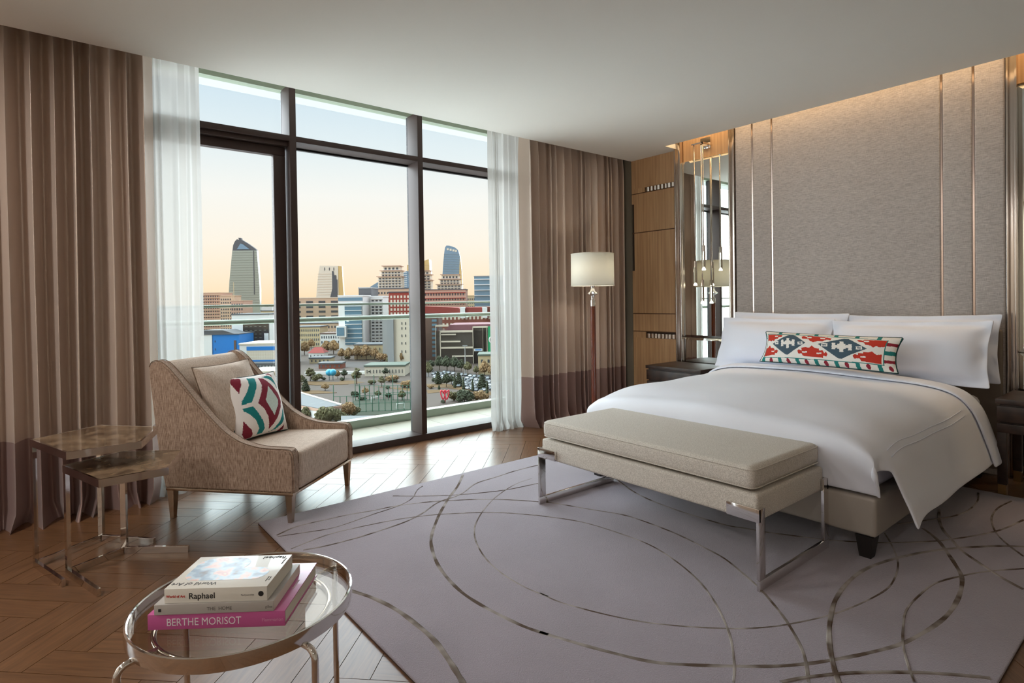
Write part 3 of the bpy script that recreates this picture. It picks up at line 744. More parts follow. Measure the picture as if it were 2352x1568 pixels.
# ================================================================== floor lamp
lp = thing('floor_lamp', 'floor lamp with cream drum shade and mahogany pole before the drape', 'lamp', (-3.78, 4.05, 0))
bm = BM(); lathe(bm, [(.16, .0005), (.16, .012), (.15, .02), (.035, .03), (.026, .05)]); finish('base', bm, 'chrome', lp, smooth='auto')
bm = BM(); lathe(bm, [(.0245, .0505), (.0245, 1.184)], n=20); finish('pole', bm, 'mahogany', lp, smooth='auto')
bm = BM(); lathe(bm, [(.0255, 1.1845), (.0255, 1.243), (.018, 1.248), (.017, 1.275), (.022, 1.288), (.05, 1.298), (.052, 1.305), (.045, 1.312), (.026, 1.325), (.019, 1.345), (.017, 1.365), (.021, 1.378), (.012, 1.40), (.012, 1.45)]); finish('neck', bm, 'chrome', lp, smooth='auto')
m_, nt_, b_ = newmat('shade_cloth'); b_.inputs['Base Color'].default_value = rgb(250,249,243); b_.inputs['Roughness'].default_value = .8
tr_ = nt_.nodes.new('ShaderNodeBsdfTranslucent'); tr_.inputs[0].default_value = rgb(250,246,232); mx_ = nt_.nodes.new('ShaderNodeMixShader'); mx_.inputs[0].default_value = .35
nt_.links.new(b_.outputs[0], mx_.inputs[1]); nt_.links.new(tr_.outputs[0], mx_.inputs[2]); nt_.links.new(mx_.outputs[0], nt_.nodes['Material Output'].inputs[0])
bm = BM(); lathe(bm, [(.205, 1.378), (.2035, 1.53), (.202, 1.682)], n=48, cap=False); sh = finish('shade', bm, 'shade_cloth', lp, smooth=True)
md = sh.modifiers.new('t', 'SOLIDIFY'); md.thickness = .003
for zz in (1.380, 1.680):
    bm = BM(); tube(bm, [((.205 if zz < 1.5 else .202)*math.cos(a*math.pi/24), (.205 if zz < 1.5 else .202)*math.sin(a*math.pi/24), zz) for a in range(48)], .0035, n=6, closed=True); finish('trim_ring', bm, 'white_shade', sh, smooth=True)
bm = BM(); lathe(bm, [(.012, 1.4505), (.03, 1.48), (.034, 1.51), (.02, 1.54), (.004, 1.548)]); finish('bulb', bm, 'bulb_glow' if 'bulb_glow' in MAT else emit('bulb_glow', (255,246,230), LAMP_E).name, lp, smooth=True)
bm = BM()
for a in range(3): tube(bm, [(0.012*math.cos(a*2.09), .012*math.sin(a*2.09), 1.44), (.202*math.cos(a*2.09), .202*math.sin(a*2.09), 1.44)], .002, n=6)
finish('shade_spider', bm, 'chrome', lp)

# ================================================================== pendant lights (three glass tubes on one bracket)
pd = thing('pendant_light', 'trio of clear glass tube pendants on thin chrome rods before the mirror', 'light', (-3.2, 5.06, 2.74))
OP = Vector((-3.2, 5.06, 2.74))
box_obj('wall_plate', (-.075, .035, .030, .0395, -.02, .09), 'chrome', pd, bev=.003)
bm = BM(); bx(bm, -.066, .060, -.137, -.123, -.006, .006); bx(bm, .045, .058, -.137, .031, -.006, .006); finish('bracket', bm, 'chrome', pd)
emit('led_tip', (255,244,214), 9.0)
for (x, y, z0, z1_, z2_, z3) in ((-3.242, 4.93, 1.608, 1.548, 1.392, 1.368), (-3.148, 4.93, 1.754, 1.695, 1.541, 1.515), (-3.21, 5.0, 1.426, 1.371, 1.216, 1.191)):
    lx, ly = x-OP.x, y-OP.y
    bm = BM(); tube(bm, [(lx, ly, -.007), (lx, ly, z0-OP.z)], .0058, n=8); rd = finish('rod', bm, 'nickel', pd, smooth=True)
    bm = BM(); lathe(bm, [(.0155, z1_-OP.z), (.0155, z0-OP.z-.002), (.012, z0-OP.z)], (lx, ly), 16); finish('socket_cap', bm, 'nickel', rd, smooth='auto')
    bm = BM(); lathe(bm, [(.0175, z3-OP.z), (.0175, z1_-OP.z-.0005)], (lx, ly), 20); finish('glass_tube', bm, 'tube_glass', rd, smooth='auto')
    bm = BM(); lathe(bm, [(.016, z3-OP.z+.001), (.004, z2_-OP.z+.004)], (lx, ly), 16); finish('led_cone', bm, 'led_tip', rd, smooth='auto')

# ================================================================== armchair
fl = atz(665, 1198, .015)
ch = thing('armchair', 'low beige linen lounge chair with sloping arms and bronze legs by the window', 'armchair', (fl.x, fl.y, 0), D(41))
OUT = [(.047,.186),(.047,.34),(.045,.395),(.03,.422),(0,.430),(-.12,.432),(-.20,.442),(-.29,.468),(-.38,.520),(-.47,.600),(-.56,.695),(-.65,.795),(-.73,.880),(-.775,.915),(-.815,.928),(-.850,.918),(-.868,.890),(-.862,.80),(-.835,.55),(-.80,.30),(-.775,.186)]
def side_panel(b0, b1):
    bm = BM(); n = len(OUT)
    a = [bm.verts.new((x, b0, z)) for x, z in OUT]; b = [bm.verts.new((x, b1, z)) for x, z in OUT]
    fs = [bm.faces.new(a), bm.faces.new(list(reversed(b)))]
    for i in range(n): fs.append(bm.faces.new((a[i], b[i], b[(i+1) % n], a[(i+1) % n])))
    bmesh.ops.recalc_face_normals(bm, faces=bm.faces)
    es = [e for f in fs[:2] for e in f.edges]
    bmesh.ops.bevel(bm, geom=es, offset=.010, segments=3, affect='EDGES')
    return bm
for b0, b1 in ((-.03, .035), (.655, .72)):
    s_ = finish('arm_panel', side_panel(b0, b1), 'chair_linen_shaded', ch, smooth='auto')
    for bb in (b0+.008, b1-.008):
        bm = BM(); tube(bm, catmull([Vector((x, bb, z+.0015)) for x, z in OUT[1:17]], 4), .0022, n=5); finish('seam_piping', bm, 'piping_seam', s_, smooth=True)
bm = BM(); P_ = [(-.774,.187),(-.80,.32),(-.832,.55),(-.860,.80),(-.862,.89),(-.848,.912),(-.815,.918),(-.785,.905),(-.755,.86),(-.70,.66),(-.655,.47),(-.635,.40),(-.635,.187)]
a = [bm.verts.new((x, .0355, z)) for x, z in P_]; b = [bm.verts.new((x, .6545, z)) for x, z in P_]
bm.faces.new(a); bm.faces.new(list(reversed(b)))
for i in range(len(P_)): bm.faces.new((a[i], b[i], b[(i+1) % len(P_)], a[(i+1) % len(P_)]))
finish('backrest', bm, 'chair_linen_lit', ch, smooth='auto')
bm = BM(); bx(bm, -.634, .049, .037, .653, .187, .402, bev=.035, seg=5)
for v in bm.verts:
    if v.co.z > .3: v.co.z += .018*max(0, 1-((v.co.x+.3)/.36)**2)*max(0, 1-((v.co.y-.345)/.31)**2)-(.02 if v.co.x < -.5 else 0)
finish('seat', bm, 'chair_linen_lit', ch, smooth=True)
box_obj('base_rail', (-.770, .040, -.026, .716, .170, .1855), 'bronze', ch, bev=.002)
for ax, ay, zb_ in ((.012, -.004, .0148), (.012, .694, .0005), (-.742, -.004, .0005), (-.742, .694, .0005)):
    bm = BM(); sx1 = -1 if ax > -.3 else 1; sy1 = 1 if ay < .3 else -1
    t0, t1 = .021, .012; ox, oy = 0, 0
    va = [bm.verts.new((ax+dx*t1, ay+dy*t1, zb_)) for dx, dy in ((-1,-1),(1,-1),(1,1),(-1,1))]; vb = [bm.verts.new((ax+dx*t0, ay+dy*t0, .1698)) for dx, dy in ((-1,-1),(1,-1),(1,1),(-1,1))]
    bm.faces.new(list(reversed(va))); bm.faces.new(vb)
    for q in range(4): bm.faces.new((va[q], va[(q+1) % 4], vb[(q+1) % 4], vb[q]))
    finish('leg', bm, 'bronze', ch)
def ch_w(a, b, z):
    c, s = math.cos(D(41)), math.sin(D(41)); return Vector((fl.x+a*c-b*s, fl.y+a*s+b*c, z))
bm = BM(); rim = cushion_mesh(bm, .545, .50, .15, nu=26, nv=24, pinch=.045, seed=21, pw=2.8, rough=.006)
t = thing('back_cushion', 'plain beige linen cushion leaning on the armchair backrest', 'cushion')
o = finish('cushion_cover', bm, 'chair_linen_lit', t, smooth=True); subs(o, 1)
bm = BM(); tube(bm, rim[::2], .003, n=6, closed=True); finish('piping', bm, 'piping_seam', t, smooth=True)
pose(t, ch_w(-.605, .362, .636), D(41+90), D(17))
# diamond cushion
P0, P1 = atz(541, 1012, .40), atz(648, 984, .40)
yaw = math.atan2(P1.y-P0.y, P1.x-P0.x); cw = (P1-P0).length
TEAL = ([(430,598),(525,598),(530,700),(510,800),(470,930),(370,955),(365,905),(410,800),(440,700)], [(385,1000),(490,975),(560,1050),(650,1150),(700,1230),(695,1290),(625,1310),(620,1240),(560,1150),(480,1080),(400,1030)],
 [(630,590),(700,570),(760,600),(800,660),(830,730),(840,760),(790,690),(720,630)], [(925,960),(950,1010),(955,1090),(930,1150),(870,1220),(780,1270),(830,1230),(880,1140),(905,1050)])
MINT = [(675,715),(740,790),(825,880),(830,930),(780,1070),(740,1020),(690,960),(645,890),(665,800)]
MAROON = ([(570,600),(640,615),(740,710),(830,800),(885,880),(880,960),(840,1070),(800,1170),(765,1240),(740,1180),(700,1090),(640,1010),(545,935),(580,830),(595,720)], [(255,590),(360,595),(355,700),(335,810),(250,655)], [(415,1150),(470,1210),(530,1260),(575,1320),(570,1345),(490,1375),(440,1310)], [(690,550),(740,535),(775,580),(770,595),(740,565)], [(975,1140),(985,1210),(900,1250),(940,1200)])
def diamond(u, v):
    x, y = quad_map((190,585), (740,530), (985,1215), (430,1400), u*1.2-.03, v)
    x += 7*((y/16.0) % 1)-3.5
    if inside(MINT, x, y): return 2
    if any(inside(P, x, y) for P in MAROON): return 1
    if any(inside(P, x, y) for P in TEAL): return 3
    return 0
t = thing('throw_cushion', 'square cushion with maroon and teal diamond pattern on the armchair', 'cushion', (0, 0, 0))
plain('cush_maroon', (128,30,52), .9, bump=.3, bscale=120); plain('cush_teal', (14,128,130), .9, bump=.3, bscale=120); plain('cush_white', (240,234,230), .85)
bm = BM(); rim = cushion_mesh(bm, .41, .41, .16, nu=110, nv=110, pinch=.05, seed=5, pattern=diamond, pw=2.4, rough=.003)
finish('cushion_cover', bm, ['cush_white', 'cush_maroon', 'mint_linen', 'cush_teal'], t, smooth=True)
bm = BM(); tube(bm, rim[::4], .0045, n=6, closed=True); finish('piping', bm, 'ikat_dark', t, smooth=True)
mid = (P0+P1)/2; tl = D(18); nb = Vector((math.sin(yaw), -math.cos(yaw), 0))
pose(t, mid + nb*.03 - nb*(.20*math.sin(tl)) + Vector((0, 0, .20*math.cos(tl)-.002)), yaw, tl)

# ================================================================== nested tables
def nest(label, P, z, lift):
    """P: five top corners L, F, RF, RT, B"""
    o0 = Vector((P[0][0], P[0][1], 0)); t = thing('nesting_table', label, 'side table', o0); Q = [Vector((a-o0.x, b-o0.y)) for a, b in P]
    cen = sum(Q, Vector((0, 0)))/5
    ins = [cen+(q-cen)*.955 for q in Q]
    bm = BM(); prism(bm, [tuple(q) for q in ins], z-.022, z-.001); finish('stone_top', bm, 'marble_brown', t)
    bm = BM(); n = 5
    for i in range(n):
        a, b, c, d = Q[i], Q[(i+1) % n], ins[(i+1) % n], ins[i]
        d_ = cen+(d-cen)*1.002; c_ = cen+(c-cen)*1.002
        va = [bm.verts.new((p.x, p.y, z-.034)) for p in (a, b, c_, d_)]; vb = [bm.verts.new((p.x, p.y, z)) for p in (a, b, c_, d_)]
        bm.faces.new(list(reversed(va))); bm.faces.new(vb)
        for q in range(4): bm.faces.new((va[q], va[(q+1) % 4], vb[(q+1) % 4], vb[q]))
    finish('metal_edge', bm, 'chrome', t)
    def bar(p, q, z0, z1, w, nm):
        d = (q-p).normalized(); nr = Vector((-d.y, d.x))*w/2; bm = BM()
        prism(bm, [tuple(p-nr), tuple(q-nr), tuple(q+nr), tuple(p+nr)], z0, z1, bev=.001); finish(nm, bm, 'chrome', t)
    L_, F_, RT, B = Q[0], Q[1], Q[3], Q[4]
    eL = (F_-L_).normalized(); eB = (RT-B).normalized(); eM = (B-L_).normalized()
    l0 = L_+eL*.012+eM*.012; b0 = B+eB*.012-eM*.012
    for p, e in ((l0, eL), (b0, eB)):
        bar(p-e*.014, p+e*.014, .0342, z-.0345, .017, 'leg')
        bar(p-e*.014, p+e*(.345 if p is l0 else .325), .0005, .034, .016, 'foot_bar')
    bar(l0+eM*.009, b0-eM*.009, .0005, .034, .012, 'floor_bar')
    return t
NB = [(-3.60, -.072), (-3.165, .057), (-3.173, .335), (-3.51, .447), (-3.785, .212)]
NF = [(-3.39, .046), (-2.996, .160), (-3.010, .420), (-3.323, .527), (-3.515, .290)]
nest('taller nesting table with brown marble pentagon top and chrome cantilever frame', NB, .620, 0)
nest('shorter nesting table with brown marble pentagon top tucked beside the taller one', NF, .517, 0)

# ================================================================== round glass table
TC = Vector((-1.478, .361)); TR = .245
ct = thing('round_table', 'round smoked glass tray table with chrome rim carrying three books', 'coffee table', (TC.x, TC.y, 0))
bm = BM(); lathe(bm, [(TR-.006, .519), (TR, .519), (TR+.001, .535), (TR, .550), (TR-.004, .551), (TR-.007, .549), (TR-.006, .519)], n=96, cap=False); finish('rim', bm, 'chrome', ct, smooth='auto')
bm = BM(); lathe(bm, [(TR-.0075, .524), (TR-.0075, .531)], n=96); finish('glass_top', bm, 'smoked_glass', ct, smooth='auto')
for px, zz, far in TLEG:
    best = None
    for k in range(720):
        an = k*math.pi/360; p = Vector((TC.x+.268*math.cos(an), TC.y+.268*math.sin(an), zz)); v = p-CAM; d = v.dot(FWD)
        e_ = abs(PCX+FPX*v.dot(RGT)/d-px); dist = (p.xy).length
        if (dist > TC.length) == far and (best is None or e_ < best[0]): best = (e_, an)
    an = best[1]; c_, s_ = math.cos(an), math.sin(an)
    pts = [(.19, .511), (.22, .511), (.245, .511)]+[(.245+.023*math.sin(D(q)), .488+.023*math.cos(D(q))) for q in (20, 45, 70, 90)]+[(.268, .3), (.268, .0005)]
    bm = BM(); tube(bm, [(r*c_, r*s_, z) for r, z in pts], .0075, n=12); finish('leg', bm, 'chrome', ct, smooth=True)
bm = BM(); tube(bm, [(.19*math.cos(k*math.pi/30), .19*math.sin(k*math.pi/30), .511) for k in range(60)], .0065, n=8, closed=True); finish('leg_ring', bm, 'chrome', ct, smooth=True)

# books
plain('book_white', (226,222,212), .35, coat=.3); plain('book_grey', (176,170,164), .5); plain('book_pink', (196,92,150), .35, coat=.3); plain('book_pages', (232,228,216), .9)
plain('ink_black', (28,26,26), .6); plain('ink_red', (190,40,30), .6); plain('ink_white', (236,228,232), .6); plain('ink_grey', (110,104,100), .6); plain('ink_pale', (214,150,186), .6)
m_, nt_, b_ = newmat('cover_print'); tcn = nt_.nodes.new('ShaderNodeTexCoord'); n_ = nt_.nodes.new('ShaderNodeTexNoise'); n_.inputs['Scale'].default_value = 22; n_.inputs['Detail'].default_value = 2
nt_.links.new(tcn.outputs['Object'], n_.inputs['Vector']); r_ = nt_.nodes.new('ShaderNodeValToRGB'); r_.color_ramp.interpolation = 'EASE'
for k, (ps, c) in enumerate(((.3, (96,66,52)), (.42, (128,150,172)), (.5, (172,192,206)), (.58, (222,178,160)), (.66, (206,150,140)), (.74, (216,196,160)))):
    e_ = r_.color_ramp.elements[k] if k < 2 else r_.color_ramp.elements.new(ps); e_.position = ps; e_.color = rgb(*c)
nt_.links.new(n_.outputs['Fac'], r_.inputs[0]); nt_.links.new(r_.outputs[0], b_.inputs['Base Color']); b_.inputs['Roughness'].default_value = .25
BS = 420/2352
def bq(x, y): return (340+x*BS, 1270+y*BS)
def text(parent, s, size, mat, loc, rot, bold=0.0, align='LEFT', sxl=1.0):
    c = bpy.data.curves.new('lettering', 'FONT'); c.body = s; c.size = size; c.align_x = align; c.offset = bold; c.extrude = .00015
    tmp = bpy.data.objects.new('lettering_curve', c); COL.objects.link(tmp)
    me = bpy.data.meshes.new_from_object(tmp.evaluated_get(bpy.context.evaluated_depsgraph_get())); bpy.data.objects.remove(tmp)
    me.materials.clear(); me.materials.append(MAT[mat])
    o = bpy.data.objects.new('lettering', me); COL.objects.link(o); o.parent = parent; o.location = loc; o.rotation_euler = rot; o.scale = (sxl, 1, 1); return o
def book(label, pl, pr, pf, z0, T, cover, hard):
    """pl, pr: near bottom corners of the spine, pf: far corner at the fore edge side, all as photo points at height z0"""
    A, B, Cc = atz(*pl, z0), atz(*pr, z0), atz(*pf, z0); L_ = (B-A).length; dx = (B-A).normalized(); dy = Vector((-dx.y, dx.x, 0)); Dp = (Cc-B).dot(dy)
    t = thing('book', label, 'book', A, math.atan2(dx.y, dx.x), 'books on the round table')
    ct_ = .0025 if hard else .0006; ov = .003 if hard else 0
    box_obj('page_block', (ov, L_-ov, ct_+.0005, Dp-ov, ct_, T-ct_), 'book_pages', t)
    box_obj('cover_board', (0, L_, 0, Dp, 0, ct_-.0001), cover, t, bev=.0004)
    top = box_obj('cover_board', (0, L_, 0, Dp, T-ct_+.0001, T), cover, t, bev=.0004)
    box_obj('spine', (0, L_, -.001, ct_, .0001, T-.0001), cover, t, bev=.0004)
    return t, L_, Dp
Z0 = .5312
SP = (math.pi/2, 0, 0)
t, L_, Dp = book('pink hardback art book at the bottom of the stack', bq(0, 990), bq(1765, 930), bq(2195, 285), Z0, .034, 'book_pink', True)
text(t, 'BERTHE MORISOT', .0235, 'ink_white', (L_*.135, -.0013, .0085), SP, sxl=.86)
text(t, 'Flammarion', .010, 'ink_pale', (L_*.83, -.0013, .012), SP)
text(t, 'Flammarion', .009, 'ink_white', (L_*.955, Dp*.42, .0343), (0, 0, math.pi/2), align='LEFT')
t, L_, Dp = book('grey softcover book in the middle of the stack', bq(82, 797), bq(1617, 740), bq(1985, 250), Z0+.0345, .0225, 'book_grey', False)
text(t, 'THE  HOME', .0105, 'ink_grey', (L_*.44, -.0013, .007), SP)
text(t, 'gilles', .008, 'ink_grey', (L_*.93, -.0013, .008), SP)
box_obj('publisher_mark', (L_*.035, L_*.058, -.0014, -.0009, .007, .0135), 'ink_black', t)
TT = .032
t, L_, Dp = book('glossy white paperback with rounded colour print on top of the stack', bq(215, 645), bq(1535, 605), bq(1882, 180), Z0+.0575, TT, 'book_white', False)
text(t, 'World of Art', .0075, 'ink_red', (L_*.018, -.0013, .0125), SP, bold=.0002)
text(t, 'Raphael', .0185, 'ink_black', (L_*.235, -.0013, .009), SP, bold=.0002)
text(t, 'Paul Joannides', .005, 'ink_grey', (L_*.745, -.0013, .0125), SP)
bm = BM(); prism(bm, [(.006*math.cos(k*math.pi/8), .006*math.sin(k*math.pi/8)) for k in range(16)], 0, .0004); o = finish('publisher_mark', bm, 'ink_black', t); o.location = (L_*.94, -.0010, .016); o.rotation_euler = SP
R180 = (0, 0, math.pi)
text(t, 'World of Art', .0185, 'ink_black', (L_*.47, .026, TT+.0003), R180)
text(t, 'Raphael', .0175, 'ink_black', (L_*.955, Dp-.008, TT+.0003), R180, bold=.0002)
text(t, 'Paul Joannides', .0055, 'ink_black', (L_*.96, Dp-.020, TT+.0003), (0, 0, -math.pi/2))
text(t, 'with 176\nillustrations', .0048, 'ink_black', (L_*.96, .045, TT+.0003), (0, 0, -math.pi/2))
bm = BM()
def capsule(x0, x1, y0, y1, n=14, z=.0002):
    r = (y1-y0)/2; cy = (y0+y1)/2; P = []
    for k in range(n+1): a = -math.pi/2+math.pi*k/n; P.append((x1-r+r*math.cos(a), cy+r*math.sin(a)))
    for k in range(n+1): a = math.pi/2+math.pi*k/n; P.append((x0+r+r*math.cos(a), cy+r*math.sin(a)))
    prism(bm, P, 0, z)
capsule(L_*.07, L_*.90, Dp*.22, Dp*.60); capsule(L_*.07, L_*.62, Dp*.50, Dp*.94, z=.00025)
bx(bm, L_*.07, L_*.40, Dp*.40, Dp*.80, 0, .00022)
o = finish('cover_picture', bm, 'cover_print', t); o.location = (0, 0, TT+.0001)
# ================================================================== the city beyond the balcony
GZ = -41.0
HR = _R0.copy(); HF = Vector((FWD.x, FWD.y, 0)).normalized(); CROT = _y
for nm, c, r in (('c_beige', (196,168,142), .9), ('c_pink', (188,152,132), .9), ('c_cream', (214,200,180), .9), ('c_white', (226,224,220), .8), ('c_grey', (150,150,150), .9), ('c_dark', (84,82,84), .8),
                 ('c_red', (150,66,54), .9), ('c_brick', (132,74,58), .9), ('c_brown', (104,82,72), .9), ('c_roof', (90,90,92), .8), ('c_redroof', (142,60,52), .85), ('c_plumroof', (122,78,84), .85), ('c_blue', (22,118,196), .6),
                 ('c_sand', (190,170,134), .9), ('c_green', (38,150,96), .8), ('c_flagred', (196,52,66), .8), ('c_flagblue', (40,150,200), .8), ('c_asphalt', (68,60,57), .95), ('c_lawn', (88,62,24), 1.0), ('c_pitch', (44,50,32), 1.0), ('c_path', (72,58,49), .95),
                 ('c_greenpole', (60,104,80), .6), ('c_redart', (206,48,66), .5), ('c_bluebal', (52,160,196), .4), ('c_trunk', (84,66,52), .95), ('c_greenroof', (84,92,80), .8), ('c_tyre', (24,24,26), .9)):
    plain(nm, c, r)
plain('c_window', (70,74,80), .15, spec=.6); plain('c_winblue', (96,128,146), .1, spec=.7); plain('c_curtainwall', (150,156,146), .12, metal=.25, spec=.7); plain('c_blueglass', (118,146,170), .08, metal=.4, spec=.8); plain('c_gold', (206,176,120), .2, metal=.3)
plain('c_darkglass', (70,62,56), .12, spec=.6); plain('c_mullion', (120,122,112), .5)
plain('leaf_dark', (62,66,46), .95, var=.3, vscale=.9); plain('leaf_mid', (92,86,56), .95, var=.3, vscale=.9); plain('leaf_rust', (132,104,70), .95, var=.3, vscale=.9)
for nm, c in (('car_white', (226,228,232)), ('car_silver', (164,170,176)), ('car_dark', (50,52,60)), ('car_red', (150,40,40))): plain(nm, c, .25, coat=.5)
def zA(x, y): return (440+x/5.2275, 500+y/5.2275)
def zB(x, y): return (780+x/6.189, 560+y/6.189)
def zC(x, y): return (460+x/5.226, 750+y/5.226)
def zD(x, y): return (780+x/5.226, 750+y/5.226)
# ground
bm = BM(); q = [CAM+HF*f_+HR*r_ for f_, r_ in ((60, -90), (60, 90), (9000, 7000), (9000, -7000))]
bm.faces.new([bm.verts.new((p.x, p.y, GZ)) for p in q]); struct('ground', bm, 'c_path')
def patch(name, pts, mat, up, holes=None):
    bm = BM(); P = [atz(a, b, GZ+up) for a, b in pts]; prism(bm, [(p.x, p.y) for p in P], GZ+.01, GZ+up); return struct(name, bm, mat)
patch('field_pitch', [zD(-60, 1075), zD(880, 1040), zD(870, 880), zD(190, 880)], 'c_pitch', .06)
for P in ([(1040,690),(1250,680),(1860,790),(1860,830),(1650,790),(1300,735),(1050,720)], [(1040,760),(1250,755),(1300,775),(1060,800)], [(0,650),(150,645),(300,670),(0,700)], [(400,715),(850,740),(850,770),(620,740)], [(640,670),(860,690),(860,715)], [(880,830),(1050,840),(1040,870),(870,860)], [(1560,880),(1860,860),(1860,900),(1600,905)]):
    patch('lawn', [zD(*p) for p in P], 'c_lawn', .05+.013*(P[0][0] % 7))
for P in ([(1210,690),(1280,655),(1777,665),(1777,690),(1400,700)], [(1215,760),(1430,765),(1640,790),(1230,810)]): patch('lawn', [zC(*p) for p in P], 'c_lawn', .18+.001*(P[0][0] % 50))
patch('road', [zD(-300, 480), zD(860, 500), zD(860, 430), zD(-300, 415)], 'c_asphalt', .04)
patch('road_parking', [zD(1040, 600), zD(1900, 740), zD(1900, 590), zD(1040, 520)], 'c_asphalt', .04)

def bld(name, label, x0, x1, yt, D_, depth, mat, roof=None, cat='building', base=None, rot=0.0):
    """box building whose front faces the photo from D_ metres away; x0..x1, yt in photo pixels"""
    L_, R_ = atd(x0, yt, D_), atd(x1, yt, D_); w = (R_-L_).length; top = (L_.z+R_.z)/2; c = (L_+R_)/2
    zb = GZ if base is None else base
    t = thing(name, label, cat, (c.x, c.y, zb), CROT+rot); h = top-zb
    t['w'] = w; t['h'] = h
    box_obj('wall', (-w/2, w/2, 0, depth, 0, h), mat, t)
    if roof: box_obj('roof', (-w/2-.4, w/2+.4, -.5, depth+.4, h, h+1.0), roof, t)
    return t
def px2(t, x, y, D_):
    """photo point on a building front to local x, z"""
    p = atd(x, y, D_); d = Vector((p.x-t.location.x, p.y-t.location.y, 0)); return d.dot(HR), p.z-t.location.z
def glaz(t, rects, mat, name='glazing', out=.18, y=0.0):
    bm = BM()
    for a, b, c, d in rects: bx(bm, a, b, y-out, y+.05, c, d)
    o = finish(name, bm, mat, t); o['kind'] = 'stuff'; return o
def wgrid(x0, x1, z0, z1, nx, nz, fx=.5, fz=.55):
    sx_, sz_ = (x1-x0)/nx, (z1-z0)/nz
    return [(x0+sx_*(i+.5-fx/2), x0+sx_*(i+.5+fx/2), z0+sz_*(j+.5-fz/2), z0+sz_*(j+.5+fz/2)) for i in range(nx) for j in range(nz)]
def bands(x0, x1, z0, z1, n, th): return [(x0, x1, z0+(z1-z0)*(j+.5)/n-th/2, z0+(z1-z0)*(j+.5)/n+th/2) for j in range(n)]
def shape(t, pts, D_, depth, mat, name='wall', y0=0.0):
    """extrude an outline of photo points"""
    Q = [px2(t, a, b, D_) for a, b in pts]; bm = BM()
    a = [bm.verts.new((x, y0, z)) for x, z in Q]; b = [bm.verts.new((x, y0+depth, z)) for x, z in Q]
    bm.faces.new(a); bm.faces.new(list(reversed(b)))
    for i in range(len(Q)): bm.faces.new((a[i], b[i], b[(i+1) % len(Q)], a[(i+1) % len(Q)]))
    return finish(name, bm, mat, t)
def tower(name, label, base_px, D_):
    p = atd(base_px[0], base_px[1], D_); return thing(name, label, 'tower', (p.x, p.y, GZ), CROT)

# --- far towers
D_ = 1500.0; t = tower('glass_tower', 'tapering pale glass skyscraper with pointed sloping crown', zA(640, 1000), D_)
shape(t, [zA(*p) for p in ((450,1500),(445,940),(455,760),(475,560),(492,395),(785,392),(795,520),(808,700),(818,860),(820,1500))], D_, 10, 'c_curtainwall')
shape(t, [zA(*p) for p in ((492,394),(500,330),(520,285),(545,258),(572,262),(560,240),(590,240),(600,262),(680,310),(750,360),(786,391))], D_, 8, 'c_dark', 'crown', 1)
shape(t, [zA(*p) for p in ((548,378),(590,310),(620,318),(700,378))], D_, 1, 'c_blueglass', 'crown_glass', -.2)
rc = []
for j in range(22):
    y = 420+j*30; f = (y-392)/600; a = px2(t, *zA(490-45*min(1, f), y), D_); b = px2(t, *zA(787+30*min(1, f), y), D_); rc.append((a[0]+1, b[0]-1, a[1]-.35, a[1]+.35))
glaz(t, rc, 'c_mullion', 'floor_line', .5)
a = px2(t, *zA(743, 395), D_); b = px2(t, *zA(747, 920), D_); glaz(t, [(a[0], a[0]+1.6, b[1], a[1])], 'c_dark', 'shaft_line', .8)
D_ = 1450.0; t = tower('stone_tower', 'broad curved tower with flat top and dark stepped glass strip', zA(1660, 900), D_)
shape(t, [zA(*p) for p in ((1490,1500),(1497,955),(1505,840),(1525,660),(1540,575),(1760,578),(1775,1500))], D_, 8, 'c_cream')
shape(t, [zA(*p) for p in ((1761,578),(1805,582),(1815,760),(1826,930),(1830,1500),(1776,1500))], D_, 8, 'c_gold', 'sunglow_face', .5)  # gold colour carries the sun glow on this side
shape(t, [zA(*p) for p in ((1665,960),(1690,850),(1688,640),(1705,640),(1712,690),(1735,690),(1738,740),(1750,740),(1752,960))], D_, 2, 'c_dark', 'glass_strip', -1)
rc = []
for x in (1598, 1655, 1708): a = px2(t, *zA(x-4, 598), D_); b = px2(t, *zA(x+4, 632), D_); rc.append((a[0], b[0], b[1], a[1]))
glaz(t, rc, 'c_dark', 'vent_slot', .6)
glaz(t, bands(px2(t, *zA(1512, 700), D_)[0], px2(t, *zA(1680, 700), D_)[0], px2(t, *zA(1512, 940), D_)[1], px2(t, *zA(1512, 660), D_)[1], 9, .5), 'c_beige', 'floor_line', .4)
D_ = 1350.0; t = tower('flame_tower', 'blue glass tower with rounded flame shaped top', zB(1600, 500), D_)
shape(t, [zB(*p) for p in ((1458,900),(1462,440),(1475,250),(1490,110),(1500,50),(1520,22),(1560,24),(1640,50),(1688,90),(1708,160),(1728,300),(1740,440),(1745,900))], D_, 10, 'c_blueglass')
glaz(t, [(px2(t, *zB(1480, y), D_)[0], px2(t, *zB(1700, y), D_)[0], px2(t, *zB(1480, y), D_)[1], px2(t, *zB(1480, y), D_)[1]+.5) for y in range(150, 440, 24)], 'c_mullion', 'floor_line', .4)
glaz(t, [(px2(t, *zB(x, 80), D_)[0], px2(t, *zB(x+28, 80), D_)[0], px2(t, *zB(x, 90+k*8), D_)[1], px2(t, *zB(x, 62+k*8), D_)[1]) for k, x in enumerate((1525, 1565, 1605, 1640))], 'c_cream', 'crown_light', .5)
shape(t, [zB(*p) for p in ((1700,440),(1712,165),(1738,440),(1745,700),(1712,700))], D_, 20, 'c_gold', 'sunglow_edge', -2)  # glow of the low sun painted as gold along the edge
D_ = 1400.0; t = tower('gilded_tower', 'slanted golden tower half hidden behind the window mullion', zB(1220, 350), D_)
shape(t, [zB(*p) for p in ((960,900),(960,300),(1130,262),(1272,216),(1282,400),(1290,900))], D_, 40, 'c_gold')
